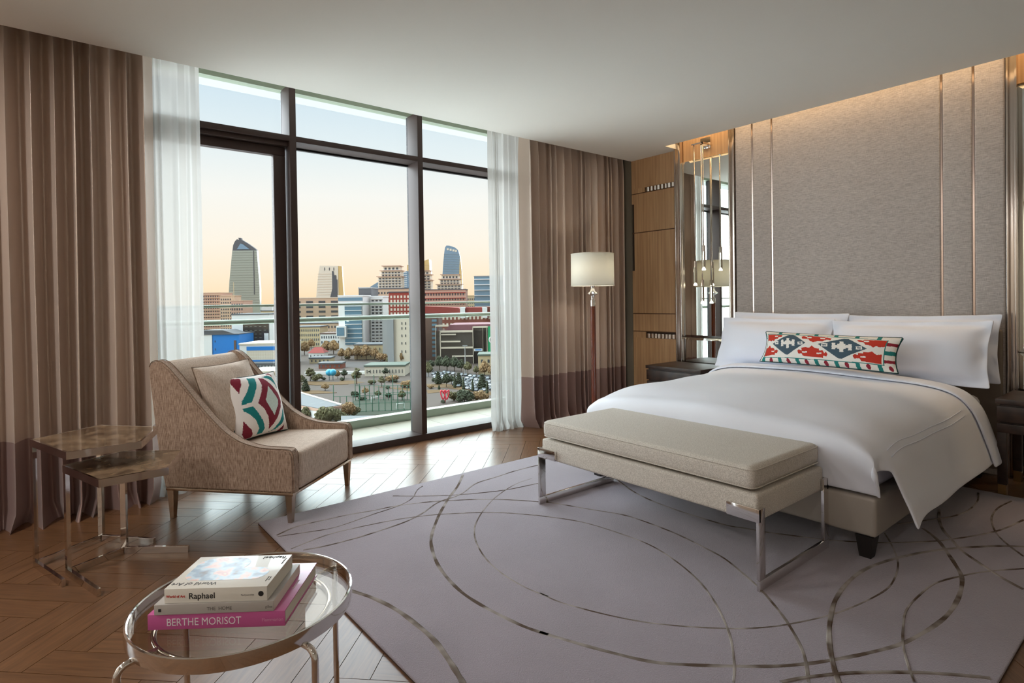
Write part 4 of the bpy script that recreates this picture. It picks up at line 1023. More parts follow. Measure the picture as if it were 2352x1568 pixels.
glaz(t, bands(px2(t, *zB(970, 300), D_)[0], px2(t, *zB(1270, 300), D_)[0], px2(t, *zB(1000, 600), D_)[1], px2(t, *zB(1000, 290), D_)[1], 14, .6), 'c_beige', 'floor_line', .4)
# --- dome and tiered blocks
D_ = 1050.0; t = tower('curved_hall', 'curved blue grey glass hall behind the tiered apartment tower', zB(600, 600), D_)
arc = [(410,900),(412,625)]+[(412+150*math.sin(D(k*9))*1.0+k*14, 625-155*math.sin(D(k*9))) for k in range(1, 11)]+[(960,385),(965,900)]
shape(t, [zB(*p) for p in arc], D_, 30, 'c_blueglass')
glaz(t, bands(px2(t, *zB(560, 500), D_)[0], px2(t, *zB(960, 500), D_)[0], px2(t, *zB(560, 620), D_)[1], px2(t, *zB(560, 400), D_)[1], 8, .8), 'c_white', 'floor_line', .4)
def tiered(label, tiers, D_, ybase):
    xs = [a for s in tiers for a in s[:2]]; t = tower('tiered_tower', label, zB((min(xs)+max(xs))/2, tiers[0][2]), D_); t['category'] = 'building'
    for k, (xa, xb, ya, yb) in enumerate(tiers):
        l = px2(t, *zB(xa, ya), D_); r = px2(t, *zB(xb, ya), D_); z1_ = l[1]; z0 = px2(t, *zB(xa, yb), D_)[1]
        box_obj('storey_block', (l[0], r[0], k*.3, 22+k*.0, z0, z1_), 'c_cream', t)
        box_obj('eaves_roof', (l[0]-2.2, r[0]+2.2, -2.2, 24, z1_, z1_+.9), 'c_pink', t)
        n = max(1, int((z1_-z0)/4)); glaz(t, wgrid(l[0]+.6, r[0]-.6, z0, z1_-.5, max(2, int((r[0]-l[0])/5)), n, .55, .5), 'c_window')
        glaz(t, bands(l[0]-.8, r[0]+.8, z0-2, z1_-2, n, .5), 'c_white', 'balcony_slab', 1.0)
    return t
tiered('pagoda roofed cream apartment tower in front of the curved glass hall', [(620, 850, 318, 385), (590, 870, 385, 470), (545, 880, 470, 900)], 880, 900)
tiered('pagoda roofed cream apartment block below the blue flame tower', [(1450, 1690, 440, 505), (1425, 1705, 505, 580), (1385, 1725, 580, 900)], 900, 900)
tiered('narrow pagoda roofed apartment block beside the golden tower', [(1040, 1272, 385, 440), (1030, 1290, 440, 520), (1030, 1300, 520, 900)], 910, 900)
# --- middle distance
def blk(name, label, z, x0, x1, yt, D_, depth, mat, roof, wins=(), wmat='c_window', bnd=0, bmat='c_white', top_margin=.04, ybot=None):
    a = z(x0, yt); b = z(x1, yt); t = bld(name, label, a[0], b[0], (a[1]+b[1])/2, D_, depth, mat, roof); w, h = t['w'], t['h']
    zb_ = 0 if ybot is None else px2(t, *z(x0, ybot), D_)[1]
    if wins: glaz(t, wgrid(-w/2+.02*w, w/2-.02*w, zb_+.3, h*(1-top_margin), *wins), wmat)
    if bnd: glaz(t, bands(-w/2, w/2, zb_+.3, h, bnd, .7), bmat, 'balcony_slab', 1.1)
    return t
blk('apartment_block', 'pinkish stepped apartment block beside the sheer curtain and glass skyscraper', zA, 100, 360, 905, 760, 30, 'c_pink', 'c_beige', (9, 14, .4, .5), bnd=14, bmat='c_beige')
blk('apartment_block', 'pinkish apartment block with rounded bay at the foot of the glass skyscraper', zA, 340, 480, 940, 740, 26, 'c_beige', 'c_beige', (5, 12, .45, .5))
blk('apartment_block', 'low beige block half hidden below the glass skyscraper', zA, 470, 620, 1000, 720, 26, 'c_pink', 'c_beige', (5, 8, .5, .5))
t = blk('tv_mast_block', 'thin orange and white mast rising above beige roofs', zA, 495, 512, 1000, 735, 4, 'c_sand', None); box_obj('mast', (-.25, .25, 1, 1.5, t['h'], t['h']+24), 'c_sand', t)
blk('civic_building', 'wide beige civic building with grouped dark window bands', zA, 1180, 1800, 965, 800, 40, 'c_beige', 'c_cream', (4, 7, .55, .45))
blk('low_block', 'beige hipped block beyond the dark fronted white office', zA, 830, 1055, 1120, 700, 26, 'c_sand', 'c_roof', (7, 5, .4, .45))
t = blk('office_block', 'white office block with large dark glass front panel', zA, 480, 932, 1165, 462, 30, 'c_white', 'c_roof')
l = px2(t, *zA(618, 1225), 462); r = px2(t, *zA(930, 1520), 462); box_obj('dark_glass_front', (l[0], r[0], -.6, .05, max(.5, r[1]), l[1]), 'c_darkglass', t)
glaz(t, wgrid(l[0]+1, r[0]-1, r[1]+1, l[1]-1, 5, 6, .5, .12), 'c_mullion', 'spandrel', .9)
l = px2(t, *zA(878, 1385), 462); box_obj('white_pier', (l[0], r[0], -1.2, -.6, max(.2, r[1]), l[1]), 'c_white', t)
blk('yellow_block', 'old yellow ochre block with tin roof beside the white villa', zA, 1230, 1540, 1315, 560, 24, 'c_sand', 'c_roof', (12, 4, .4, .5))
blk('white_villa', 'white villa with rows of small windows and brown roof', zA, 1545, 1780, 1395, 520, 20, 'c_white', 'c_brown', (8, 3, .4, .5))
blk('tin_roof_hall', 'long hall with pale tin roof beneath the beige civic building', zA, 1240, 1790, 1270, 640, 30, 'c_beige', 'c_roof', (14, 3, .4, .4))
t = blk('blue_building', 'bright blue cladded building with grey roof beside the sheer curtain', zA, 120, 570, 1402, 430, 24, 'c_blue', None)
w, h = t['w'], t['h']; box_obj('white_bay', (-w/2, -w/2+.28*w, -.4, .02, 0, h), 'c_white', t); glaz(t, wgrid(-w/2, w/2, 0, h*.9, 7, 3, .12, .25)[:9], 'c_window')
box_obj('window_strip', (w*.36, w*.42, -.3, .05, 0, h*.78), 'c_brown', t)
bm = BM(); prism(bm, [(-w/2-.5, -1), (w/2+.3, -1), (w/2+.3, 26), (-w/2-.5, 26)], h, h+.6); finish('roof', bm, 'c_dark', t)
shape(t, [zA(120,1400), zA(120,1352), zA(370,1350), zA(490,1388), zA(570,1402)], 430, 20, 'c_dark', 'roof_gable', 1.0)
t = blk('striped_hall', 'low white tiled hall with two bright blue stripes', zC, 470, 1010, 215, 391, 30, 'c_white', 'c_cream'); w, h = t['w'], t['h']
for za, zb in ((240, 280), (402, 420)):
    l = px2(t, *zC(556, za), 391); r = px2(t, *zC(1010, zb), 391); box_obj('blue_stripe', (l[0], w/2, -.25, .03, r[1], l[1]), 'c_blue', t)
l = px2(t, *zC(556, 285), 391); glaz(t, wgrid(l[0], w/2, .6, l[1], 16, 5, .96, .94), 'c_cream', 'cladding', .12)
# --- centre bay
blk('apartment_row', 'long cream apartment row with blue grey roof over many windows', zB, 440, 1010, 640, 650, 30, 'c_beige', 'c_roof', (13, 12, .45, .5))
blk('apartment_row', 'cream and red apartment row with blue grey roof near the dark tinted office', zB, 1150, 1790, 655, 640, 30, 'c_pink', 'c_roof', (16, 10, .45, .5), bnd=9, bmat='c_red')
blk('brick_apartments', 'red and white apartment house with narrow bays behind the mullion', zB, 700, 1150, 690, 560, 26, 'c_red', 'c_dark', (9, 12, .55, .6), 'c_cream')
blk('grey_slab_block', 'plain dark grey slab building without windows', zB, 270, 450, 632, 500, 26, 'c_dark', 'c_grey')
t = blk('glass_office', 'white office with curved blue glazed front and boxed bay', zB, -20, 328, 745, 470, 26, 'c_white', 'c_white'); w, h = t['w'], t['h']
l = px2(t, *zB(75, 850), 470); r = px2(t, *zB(320, 1430), 470); box_obj('glass_front', (l[0], r[0], -1.2, .05, max(1, r[1]), l[1]), 'c_winblue', t)
glaz(t, bands(l[0]-.5, r[0]+.5, max(1, r[1]), l[1], 9, .5), 'c_white', 'floor_line', 1.6)
l = px2(t, *zB(-20, 765), 470); r = px2(t, *zB(325, 805), 470); box_obj('ribbon_window', (l[0], r[0], -.4, .05, r[1], l[1]), 'c_winblue', t)
l = px2(t, *zB(-25, 1165), 470); r = px2(t, *zB(115, 1320), 470); bay = box_obj('boxed_bay', (l[0], r[0], -5, 0, r[1], l[1]), 'c_white', t); box_obj('bay_window', (l[0]+.6, r[0]-1.4, -5.3, -5.0, r[1]+1.2, l[1]-1.2), 'c_winblue', bay)
blk('balcony_block', 'white block with stacked recessed balconies beside the plain grey slab', zB, 440, 612, 755, 490, 22, 'c_white', 'c_white', (3, 17, .6, .55), bnd=17)
t = blk('stair_block', 'blue grey block with a sunlit reflected patch beside a pale tower', zB, 605, 700, 1060, 420, 22, 'c_grey', 'c_grey'); 
t = blk('pale_slab_tower', 'pale grey slab tower with two columns of tiny windows', zB, 692, 1130, 1030, 380, 24, 'c_cream', 'c_grey'); w, h = t['w'], t['h']
rc = []
for y in (1130, 1200, 1305, 1412, 1530):
    for x in (885, 938): a = px2(t, *zB(x-6, y-18), 380); b = px2(t, *zB(x+6, y+18), 380); rc.append((a[0], b[0], b[1], a[1]))
glaz(t, rc, 'c_window'); box_obj('corner_shaft', (-w/2-.6, -w/2+3.5, -1.2, 3, 0, h), 'c_grey', t)
blk('ochre_wing', 'low ochre wing with pale roof below the balcony block', zB, 205, 612, 1440, 430, 20, 'c_sand', 'c_roof', (6, 2, .15, .4))
# --- right bay
t = blk('tinted_office', 'blue tinted office tower with white floor bands near the sheer curtain', zB, 1912, 2330, 462, 690, 30, 'c_winblue', 'c_grey', bnd=11, bmat='c_white')
blk('distant_block', 'sunlit distant cream block between towers', zB, 1780, 1930, 740, 900, 30, 'c_sand', 'c_sand', (5, 8, .5, .5))
t = blk('red_roof_terrace', 'long brick terrace with dark red roof and dormers', zB, 1150, 2400, 985, 470, 24, 'c_brick', None, (22, 6, .5, .45), 'c_cream'); w, h = t['w'], t['h']
shape(t, [zB(1150,985), zB(1220,885), zB(1690,905), zB(1760,985)], 470, 22, 'c_redroof', 'roof', -.8); shape(t, [zB(1740,985), zB(1800,900), zB(2020,900), zB(2050,985)], 470, 20, 'c_redroof', 'roof', -.6); shape(t, [zB(2050,985), zB(2080,895), zB(2400,895), zB(2400,985)], 470, 20, 'c_brick', 'roof', -.5)
for x in (1715, 2030): l = px2(t, *zB(x, 900), 470); box_obj('dormer', (l[0], l[0]+4, -2, 4, h-4, l[1]), 'c_white', t)
t = blk('brown_tower', 'brown residential tower with a column of pale windows', zB, 1130, 1405, 1040, 415, 22, 'c_brown', 'c_brown'); w, h = t['w'], t['h']; glaz(t, wgrid(w*.14, w*.42, 2, h-1, 1, 9, .9, .55), 'c_winblue')
t = blk('glass_mall', 'dark glass mall with cream frames and plum coloured roof', zB, 1362, 2110, 1235, 390, 40, 'c_darkglass', None); w, h = t['w'], t['h']
for x0, x1, y0, y1 in ((1362,1378,1150,1760),(1425,1445,1235,1760),(1362,1550,1150,1172),(1425,1900,1232,1252),(1890,1910,1172,2000),(1890,2105,1172,1190),(2035,2050,1172,2000),(2090,2110,1172,2000),(1445,1655,1280,1294),(1445,1720,1378,1394),(1445,1900,1465,1482),(1600,1900,1585,1600)):
    l = px2(t, *zB(x0, y0), 390); r = px2(t, *zB(x1, y1), 390); box_obj('frame_bar', (l[0], r[0], -1.0, .05, max(.1, r[1]), l[1]), 'c_cream', t)
shape(t, [zB(1490,1235), zB(1560,1150), zB(2180,1140), zB(2180,1235)], 390, 36, 'c_plumroof', 'roof', 1.5)
l = px2(t, *zB(1900, 1240), 390); r = px2(t, *zB(2095, 1240), 390); box_obj('entrance_bay', (l[0], r[0], .0, 10, 0, px2(t, *zB(1900, 1185), 390)[1]), 'c_darkglass', t)
l = px2(t, *zD(1615, 262), 390); r = px2(t, *zD(1715, 290), 390); sg = box_obj('shop_sign', (l[0], r[0], -1.3, -1.0, r[1], l[1]), 'c_white', t); 
l2 = px2(t, *zD(1628, 269), 390); r2 = px2(t, *zD(1705, 282), 390); box_obj('sign_print', (l2[0], r2[0], -1.4, -1.3, r2[1], l2[1]), 'c_blue', sg)
for nm, x0, x1 in (('c_green', 2108, 2155), ('c_flagred', 2155, 2230)):
    pass
f_ = tower('flag_banner', 'tall green and red vertical flag banner with white crescent beside the mall', zB(2155, 1400), 386); f_['category'] = 'flag'
for nm, x0, x1 in (('c_green', 2108, 2154), ('c_flagred', 2154, 2205), ('c_flagblue', 2205, 2250)):
    l = px2(f_, *zB(x0, 1172), 386); r = px2(f_, *zB(x1, 1780), 386); box_obj('flag_stripe', (l[0], r[0], 0, .6, max(.2, r[1]), l[1]), nm, f_)
l = px2(f_, *zB(2180, 1360), 386); bm = BM(); tube(bm, [(l[0]+2.4*math.cos(D(a)), -.15, l[1]+2.4*math.sin(D(a))) for a in range(50, 311, 20)], [.1+.35*math.sin(math.pi*k/13) for k in range(14)], n=6); finish('crescent', bm, 'c_white', f_)
blk('corner_house', 'beige corner house with teal roof at the car park', zD, 1662, 1990, 350, 330, 16, 'c_sand', 'c_greenroof', (4, 2, .3, .35))
# --- nearby low buildings
t = blk('red_roof_cottage', 'small white cottage with red hipped roof among bare trees', zC, 1300, 1482, 315, 437, 10, 'c_white', None, (4, 1, .2, .4)); w, h = t['w'], t['h']
bm = BM(); v = [bm.verts.new(p) for p in ((-w/2-.5, -.6, h), (w/2+.5, -.6, h), (w/2+.5, 10.6, h), (-w/2-.5, 10.6, h), (-w*.25, 5, h+4), (w*.25, 5, h+4))]
for f in ((0,1,5,4), (1,2,5), (2,3,4,5), (3,0,4), (3,2,1,0)): bm.faces.new([v[i] for i in f])
finish('roof', bm, 'c_redroof', t)
blk('shed', 'long dark red shed with pale doors beside the road', zC, 1420, 1700, 450, 372, 8, 'c_brick', 'c_roof', (5, 1, .3, .6), 'c_roof')
blk('workshop', 'grey roofed yellow workshop below the red roof cottage', zC, 1310, 1560, 385, 405, 10, 'c_sand', 'c_roof', (5, 1, .3, .5))
blk('green_roof_school', 'cream building with shallow green roof behind the long white wall', zD, 300, 780, 480, 330, 16, 'c_cream', 'c_greenroof', (12, 1, .2, .4))
blk('boundary_wall', 'long plain white boundary wall at the park edge', zD, -420, 782, 535, 341, 1.0, 'c_white', None)
blk('tan_hall', 'tan low hall with ledged roof behind the diamond cushion', zC, 560, 965, 555, 300, 20, 'c_sand', 'c_cream', (8, 1, .5, .4))
blk('warehouse_roof', 'grey flat warehouses strung along the road', zC, 560, 960, 455, 380, 10, 'c_grey', 'c_roof', (10, 1, .3, .5))
zr = GZ+5.2
fp = [atz(*zC(1422, 985), zr), atz(*zC(1690, 945), zr), atz(*zC(1205, 800), zr), atz(*zC(870, 770), zr), atz(*zC(930, 800), zr), atz(*zC(1205, 945), zr)]
cen = sum(fp, Vector())/len(fp); t = thing('flat_roof_building', 'white flat roofed building with brown fascia near the football pitch', 'building', (cen.x, cen.y, GZ))
P = [(p.x-cen.x, p.y-cen.y) for p in (fp[0], fp[1], fp[2], fp[3], fp[5])]
bm = BM(); prism(bm, P, 0, 4.2); finish('wall', bm, 'c_white', t)
bm = BM(); prism(bm, [(a*1.02, b*1.02) for a, b in P], 4.2, 5.2); finish('fascia', bm, 'c_pink', t)
bm = BM(); prism(bm, [(a*1.0, b*1.0) for a, b in P], 5.2, 5.4); finish('roof', bm, 'c_roof', t)
bm = BM(); tube(bm, [(a*1.01, b*1.01, 5.5) for a, b in P[1:4]], .35, n=6); finish('parapet', bm, 'c_cream', t)
zr = GZ+3.5; fp = [atz(*zC(1690, 1165), zr), atz(*zC(1900, 1170), zr), atz(*zC(2350, 1070), zr), atz(*zC(1690, 1075), zr)]; cen = sum(fp, Vector())/4
t = thing('annex_building', 'low annex with blue grey sloping roof beyond the balcony edge', 'building', (cen.x, cen.y, GZ)); P = [(p.x-cen.x, p.y-cen.y) for p in fp]
bm = BM(); prism(bm, [(a*.97, b*.97) for a, b in P], 0, 3.4); finish('wall', bm, 'c_white', t); bm = BM(); prism(bm, P, 3.4, 3.7); finish('roof', bm, 'c_roof', t)

# --- trees
TM = {}
def tree_mesh(kind):
    if kind in TM: return TM[kind]
    rnd = random.Random(hash_(kind)); bm = BM()
    def blob(c, r, sz=1.0, sub=3):
        q = bmesh.ops.create_icosphere(bm, subdivisions=sub, radius=1.0)['verts']
        for v in q:
            d = v.co.copy(); k = 1+.28*math.sin(7*d.x+3*c[0]+5*d.z)*math.sin(6*d.y+4*c[2])+rnd.uniform(-.2, .2)
            v.co = Vector((c[0]+d.x*r*k, c[1]+d.y*r*k, c[2]+d.z*r*k*sz))
    base = kind.split('_')[0]
    if base == 'round':
        blob((0, 0, .62), .3); [blob((.24*math.cos(a), .24*math.sin(a), .5+.12*rnd.random()), .2) for a in (0, 1.3, 2.5, 3.9, 5.2)]; blob((.05, 0, .84), .16)
    elif base == 'bush':
        [blob((rnd.uniform(-.4, .4), rnd.uniform(-.3, .3), rnd.uniform(.3, .6)), rnd.uniform(.2, .34)) for _ in range(8)]
    elif base == 'pine':
        for z, r in ((.45, .2), (.58, .26), (.7, .2), (.84, .17), (.95, .09)):
            for a in range(4): an = rnd.uniform(0, 6.3); blob((r*.8*math.cos(an), r*.8*math.sin(an), z+rnd.uniform(-.03, .03)), r*.72, .6, 2)
    elif base == 'cypress':
        for k in range(7): z = .14+k*.13; blob((0, 0, z), .11*(1-.65*(k/7)**2), 1.5, 2)
    elif base == 'conifer':
        for k in range(6): z = .16+k*.14; blob((0, 0, z), .27*(1-.8*k/6)+.03, .55, 3)
    bmesh.ops.recalc_face_normals(bm, faces=bm.faces); me = bpy.data.meshes.new('crown'); bm.to_mesh(me); bm.free()
    tb = BM(); tube(tb, [(0, 0, 0), (.01, 0, .3), (0, .01, .6)], [.035, .028, .015], n=6); mt = bpy.data.meshes.new('trunk'); tb.to_mesh(mt); tb.free(); mt.materials.append(MAT['c_trunk'])
    me.materials.append(MAT['leaf_rust' if kind.endswith('rust') else 'leaf_mid' if kind.endswith('mid') else 'leaf_dark'])
    TM[kind] = (me, mt); return TM[kind]
def hash_(s): return sum(ord(c)*(i+3) for i, c in enumerate(s))
TLAB = {'round': ('round_tree', 'round crowned tree'), 'bush': ('park_shrub', 'spreading shrub'), 'pine': ('pine_tree', 'open branched pine'), 'cypress': ('cypress_tree', 'slim dark cypress'), 'conifer': ('conifer_tree', 'cone shaped conifer')}
TCOL = {'dark': 'dark green', 'mid': 'olive green', 'rust': 'rusty brown'}
def tree(z, x, y, h, kind, wide=1.0, where='in the park beyond the balcony'):
    px, py = z(x, y); p = atz(px, py, GZ); Dp = (p-CAM).dot(FWD); H = h/5.226/FPX*Dp
    b, c = kind.split('_'); me, mt = tree_mesh(kind); nm, lb = TLAB[b]
    t = thing(nm, f'{TCOL[c]} {lb} {where}', 'shrub' if b == 'bush' else 'tree', p, random.uniform(0, 6.3), f'{TCOL[c]} {lb} group {where}')
    for n_, m__ in (('crown', me), ('trunk', mt)):
        o = bpy.data.objects.new(n_, m__); COL.objects.link(o); o.parent = t; o.scale = (H*wide, H*wide, H)
PK = 'in the park beyond the balcony'
for x, y, h, k, w in ((1320,650,160,'pine_mid',1), (1400,650,95,'bush_mid',1.2), (1650,622,100,'round_rust',.8), (1730,622,105,'pine_dark',1), (1265,775,165,'conifer_dark',.9), (1215,700,120,'round_mid',.8), (1500,765,85,'round_rust',1.3), (905,765,150,'round_dark',1.0), (880,600,50,'cypress_mid',1), (1480,640,40,'bush_dark',1.3), (1700,648,45,'bush_dark',1.1)): tree(zC, x, y, h, k, w)
for x, y, h, k, w in ((1265,1140,180,'round_mid',.9), (940,1000,140,'round_mid',.8), (1545,1165,230,'bush_mid',1.0), (1440,1165,130,'bush_mid',1.0), (1745,1080,190,'bush_rust',.9), (1640,1030,90,'bush_mid',1.1)): tree(zC, x, y, h, k, w, 'beside the flat roofed building')
for x, y, h, k, w in ((55,622,112,'pine_dark',1), (205,690,200,'pine_mid',.9), (370,592,96,'pine_dark',1), (550,602,112,'pine_dark',1), (505,720,130,'pine_mid',1.1), (390,690,60,'bush_mid',1.4), (625,660,85,'bush_rust',1.5), (790,730,95,'bush_rust',1.4), (20,640,40,'bush_dark',1), (180,840,75,'bush_dark',1.3), (310,820,90,'round_rust',1.1), (460,850,85,'round_mid',1.1), (600,850,70,'bush_dark',1.1), (750,880,115,'round_mid',1.0), (270,880,45,'bush_dark',2.2), (680,670,45,'bush_dark',1.2), (570,745,45,'bush_dark',1.2)): tree(zD, x, y, h, k, w)
for x, y, h, k, w in ((95,1065,160,'round_mid',.9), (180,1065,110,'bush_mid',1.0), (20,1130,120,'bush_mid',1.0)): tree(zD, x, y, h, k, w, 'beside the football pitch fence')
for x, y, h, k, w in ((1182,690,170,'conifer_dark',.8), (1282,725,165,'round_dark',.8), (1345,690,110,'round_dark',.9), (1432,715,180,'conifer_dark',.9), (1712,760,210,'conifer_dark',.95), (1070,600,160,'round_mid',.7), (1140,660,60,'bush_dark',1)): tree(zD, x, y, h, k, w, 'between the lawn and the car park')
for x, y, h in ((1383,735,165), (1487,757,155), (1598,777,155), (1772,802,155)): tree(zD, x, y, h, 'cypress_dark', 1.0, 'in a row on the yellow lawn')
for x, y, h, k, w in ((1370,890,125,'bush_mid',.9), (1500,900,165,'bush_dark',1.2), (1440,900,100,'bush_dark',1.0), (1655,890,140,'bush_rust',1.0), (1745,890,95,'bush_rust',1.1), (1195,750,55,'conifer_dark',1), (1235,918,45,'bush_dark',1.2), (1100,740,45,'bush_rust',1.5)): tree(zD, x, y, h, k, w, 'around the red sculpture')
for x, y, h, k, w in ((750,470,210,'round_rust',.5), (1100,510,110,'round_dark',.9), (1200,520,170,'round_dark',.8), (1290,530,180,'round_dark',.9), (1380,530,170,'round_dark',.9), (1460,540,150,'round_dark',.8), (1540,560,140,'round_mid',.8), (1640,580,110,'round_mid',.8), (1740,600,190,'round_rust',.8), (1840,620,180,'round_rust',.8), (1060,520,100,'round_mid',.8)): tree(zD, x, y, h, k, w, 'in front of the dark glass mall')
for x, y, h, k, w in ((110,400,150,'round_rust',.9), (210,400,170,'round_rust',.9), (320,400,180,'round_rust',.9), (420,400,150,'round_rust',.9), (520,410,110,'bush_rust',1), (30,390,130,'round_rust',.9), (610,430,90,'bush_mid',1), (690,460,60,'bush_dark',1)): tree(zD, x, y, h, k, w, 'along the road below the pale slab tower')
for x, y, h, k, w in ((1250,340,160,'round_rust',.9), (1330,270,120,'round_rust',.9), (1520,330,160,'round_rust',1), (1600,330,170,'round_rust',1), (1760,390,60,'bush_mid',1.2)): tree(zC, x, y, h, k, w, 'around the red roof cottage')

# --- cars in the car park
def car_proto(mat):
    t = thing('car', 'x', 'car'); bm = BM(); bx(bm, -2.2, 2.2, -.88, .88, .35, .95, bev=.18); finish('body', bm, mat, t, smooth='auto')
    bm = BM(); a = [(-1.3, .95), (-.8, 1.45), (.9, 1.45), (1.5, .95)]; va = [bm.verts.new((x, -.78, z)) for x, z in a]; vb = [bm.verts.new((x, .78, z)) for x, z in a]
    bm.faces.new(va); bm.faces.new(list(reversed(vb)))
    for i in range(4): bm.faces.new((va[i], vb[i], vb[(i+1) % 4], va[(i+1) % 4]))
    finish('cabin', bm, 'c_window', t)
    for x in (-1.35, 1.35):
        for y in (-.8, .8):
            bm = BM(); lathe(bm, [(.33, -.1), (.33, .1)], n=12); bmesh.ops.rotate(bm, verts=bm.verts, matrix=Matrix.Rotation(math.pi/2, 3, 'X')); bmesh.ops.translate(bm, verts=bm.verts, vec=(x, y, .33)); finish('wheel', bm, 'c_tyre', t)
    return t
def copy_tree(o):
    c = o.copy(); COL.objects.link(c)
    for k in o.children: d = k.copy(); COL.objects.link(d); d.parent = c
    return c
CARS = {'car_white': 'white', 'car_silver': 'silver', 'car_dark': 'dark grey'}
spots = [(1105+j*52+r*14, 535+r*22+j*(7+r*1.5)) for r in range(6) for j in range(14) if 1100 < 1105+j*52+r*14 < 1870]
proto = {}
rnd = random.Random(4)
for x, y in spots:
    if rnd.random() < .2: continue
    m__ = rnd.choice(['car_white', 'car_white', 'car_silver', 'car_dark'])
    p = atz(*zD(x, y), GZ+.05)
    if m__ not in proto: proto[m__] = car_proto(m__); t = proto[m__]
    else: t = copy_tree(proto[m__])
    t.location = p; t.rotation_euler = (0, 0, CROT+rnd.choice((1.35, 1.45))+rnd.uniform(-.04, .04)); t['label'] = CARS[m__]+' car parked in the car park behind the cypresses'; t['group'] = CARS[m__]+' parked cars'; t['category'] = 'car'
# --- pitch fence, goals, sculpture, balloons
for i, (x0, y0, x1, y1) in enumerate(((-70, 1040, 850, 1000), (190, 885, 870, 880))):
    a, b = atz(*zD(x0, y0), GZ), atz(*zD(x1, y1), GZ); L_ = (b-a).length; t = thing('pitch_fence', ('tall green mesh fence along the near side of the football pitch', 'tall green mesh fence along the far side of the football pitch')[i], 'fence', a, math.atan2(b.y-a.y, b.x-a.x))
    n = 12
    for k in range(n+1): bm = BM(); tube(bm, [(L_*k/n, 0, 0), (L_*k/n, 0, 6.5 if k % 4 else 11)], .16, n=6); finish('post', bm, 'c_greenpole', t)
    for zz in (.3, 3.2, 6.4): bm = BM(); tube(bm, [(0, 0, zz), (L_, 0, zz)], .09, n=5); finish('rail', bm, 'c_greenpole', t)
for i, (x, y) in enumerate(((430, 905), (735, 985))):
    p = atz(*zD(x, y), GZ+.06); t = thing('football_goal', ('white football goal at the far end of the pitch', 'white football goal beside the near fence of the pitch')[i], 'goal', p, CROT+.5)
    bm = BM(); tube(bm, [(-1.6, 0, 0), (-1.6, 0, 2.1), (1.6, 0, 2.1), (1.6, 0, 0)], .09, n=6); finish('goal_frame', bm, 'c_white', t)
    bm = BM()
    for s in (-1.6, 1.6): tube(bm, [(s, 0, 2.1), (s, .8, 2.1), (s, 1.4, 0)], .05, n=5)
    tube(bm, [(-1.6, .8, 2.1), (1.6, .8, 2.1)], .05, n=5); finish('net_support', bm, 'c_white', t)
p = atz(*zD(1265, 912), GZ); t = thing('red_sculpture', 'tall red looping sculpture shaped like two hearts in the park', 'sculpture', p, CROT)
S_ = (p-CAM).dot(FWD)/FPX/5.226
for cxs in (-22, 22):
    pts = catmull([Vector((cxs*S_+a*S_, 0, b*S_)) for a, b in ((0, 40), (-26, 105), (-22, 148), (0, 128), (0, 112), (4, 130), (26, 148), (24, 105))], 5, True)
    bm = BM(); tube(bm, pts, 8*S_, n=8, closed=True); finish('heart_loop', bm, 'c_redart', t, smooth=True)
bm = BM(); tube(bm, [(0, 0, 0), (6*S_, 0, 60*S_)], 7*S_, n=8); finish('stem', bm, 'c_redart', t)
for i, x in enumerate((1549, 1592)):
    p = atz(*zC(x, 640), GZ); bm = BM(); bmesh.ops.create_icosphere(bm, subdivisions=3, radius=1.9); bmesh.ops.translate(bm, verts=bm.verts, vec=(0, 0, 4.2)); o = finish('globe', bm, 'c_bluebal', smooth=True)
    r_ = thing('globe_ornament', 'shiny blue globe ornament on a pole in the park', 'ornament', p, 0, 'pair of blue globe ornaments'); o.parent = r_
    bm = BM(); tube(bm, [(0, 0, 0), (0, 0, 2.1)], .3, n=6); finish('pole', bm, 'c_grey', r_)
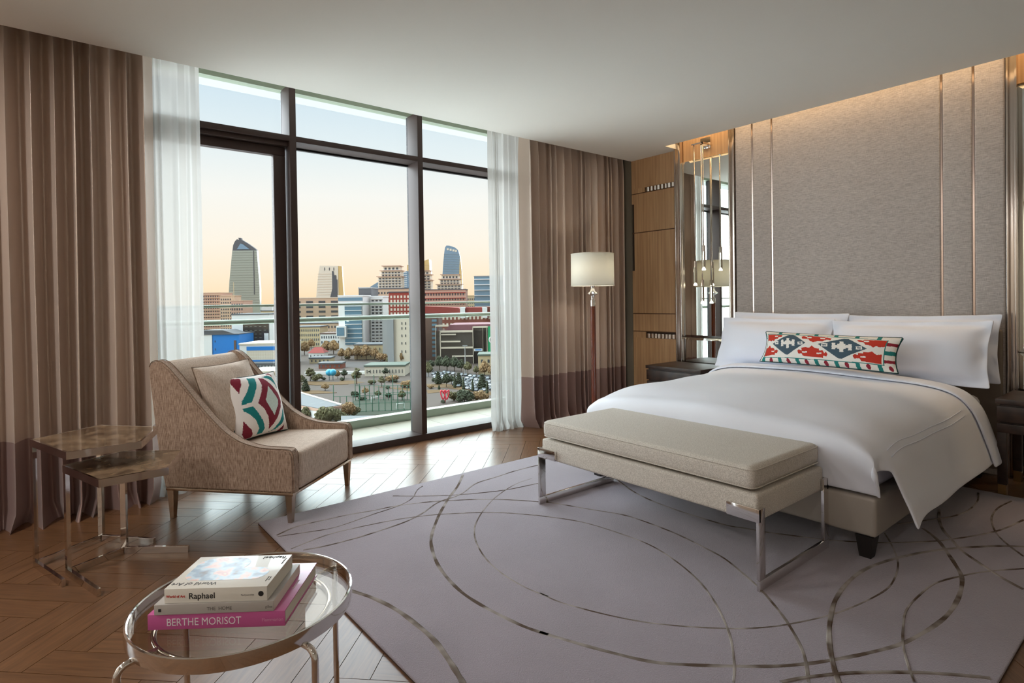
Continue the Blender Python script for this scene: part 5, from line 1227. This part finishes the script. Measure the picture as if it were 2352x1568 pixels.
p = atz(*zD(1510, 560), GZ); t = thing('flood_light', 'tall grey lighting mast standing in the car park', 'street lamp', p, CROT)
bm = BM(); tube(bm, [(0, 0, 0), (0, 0, 16)], [.35, .2], n=8); finish('pole', bm, 'c_grey', t); box_obj('lamp_head', (-1.4, 1.4, -.3, .3, 16, 16.4), 'c_grey', t)

# --- the rest of the town on both sides of what the window shows
for side, lab in ((-1, 'dense low town blocks beyond the blue cladded building'), (1, 'dense low town blocks beyond the tall flag banner')):
    rnd = random.Random(20+side); bm = BM()
    for k in range(70):
        f_ = rnd.uniform(330, 1500); r_ = side*f_*rnd.uniform(.62, 1.7) if side < 0 else f_*rnd.uniform(.06, 1.3)
        p = CAM+HF*f_+HR*r_; w, d, h = rnd.uniform(14, 40), rnd.uniform(12, 26), rnd.uniform(8, 34)
        v = bx(bm, -w/2, w/2, -d/2, d/2, 0, h); bmesh.ops.rotate(bm, verts=v, matrix=Matrix.Rotation(CROT+rnd.uniform(-.3, .3), 3, 'Z')); bmesh.ops.translate(bm, verts=v, vec=(p.x, p.y, GZ))
    o = finish('town_blocks', bm, 'c_beige' if side < 0 else 'c_pink'); o['kind'] = 'stuff'; tag(o, lab, 'town')
# ================================================================== unseen ceiling lights added to brighten the room (out of frame, behind the viewer)
emit('fill_light_glow', (255,236,208), 6.0)
def fill_light(x, y, watts, label):
    t = thing('ceiling_fill_light', label, 'light', (x, y, CZ), 0, 'added ceiling fill lights')
    bm = BM(); lathe(bm, [(.115, -.0005), (.115, -.006), (.10, -.008), (.10, -.0005)], n=32, cap=False); finish('trim_ring', bm, 'curtain_track', t, smooth='auto')
    bm = BM(); lathe(bm, [(.099, -.0045), (.099, -.002)], n=32); finish('diffuser', bm, 'fill_light_glow', t)
    l = bpy.data.lights.new('lamp', 'AREA'); l.shape = 'DISK'; l.size = .19; l.energy = watts; l.color = (1.0, .965, .93)
    o = bpy.data.objects.new('lamp', l); COL.objects.link(o); o.parent = t; o.location = (0, 0, -.0095)
for x, y, k in FILL: fill_light(x, y, FILL_W*k, 'added round fill light in the ceiling, out of view')
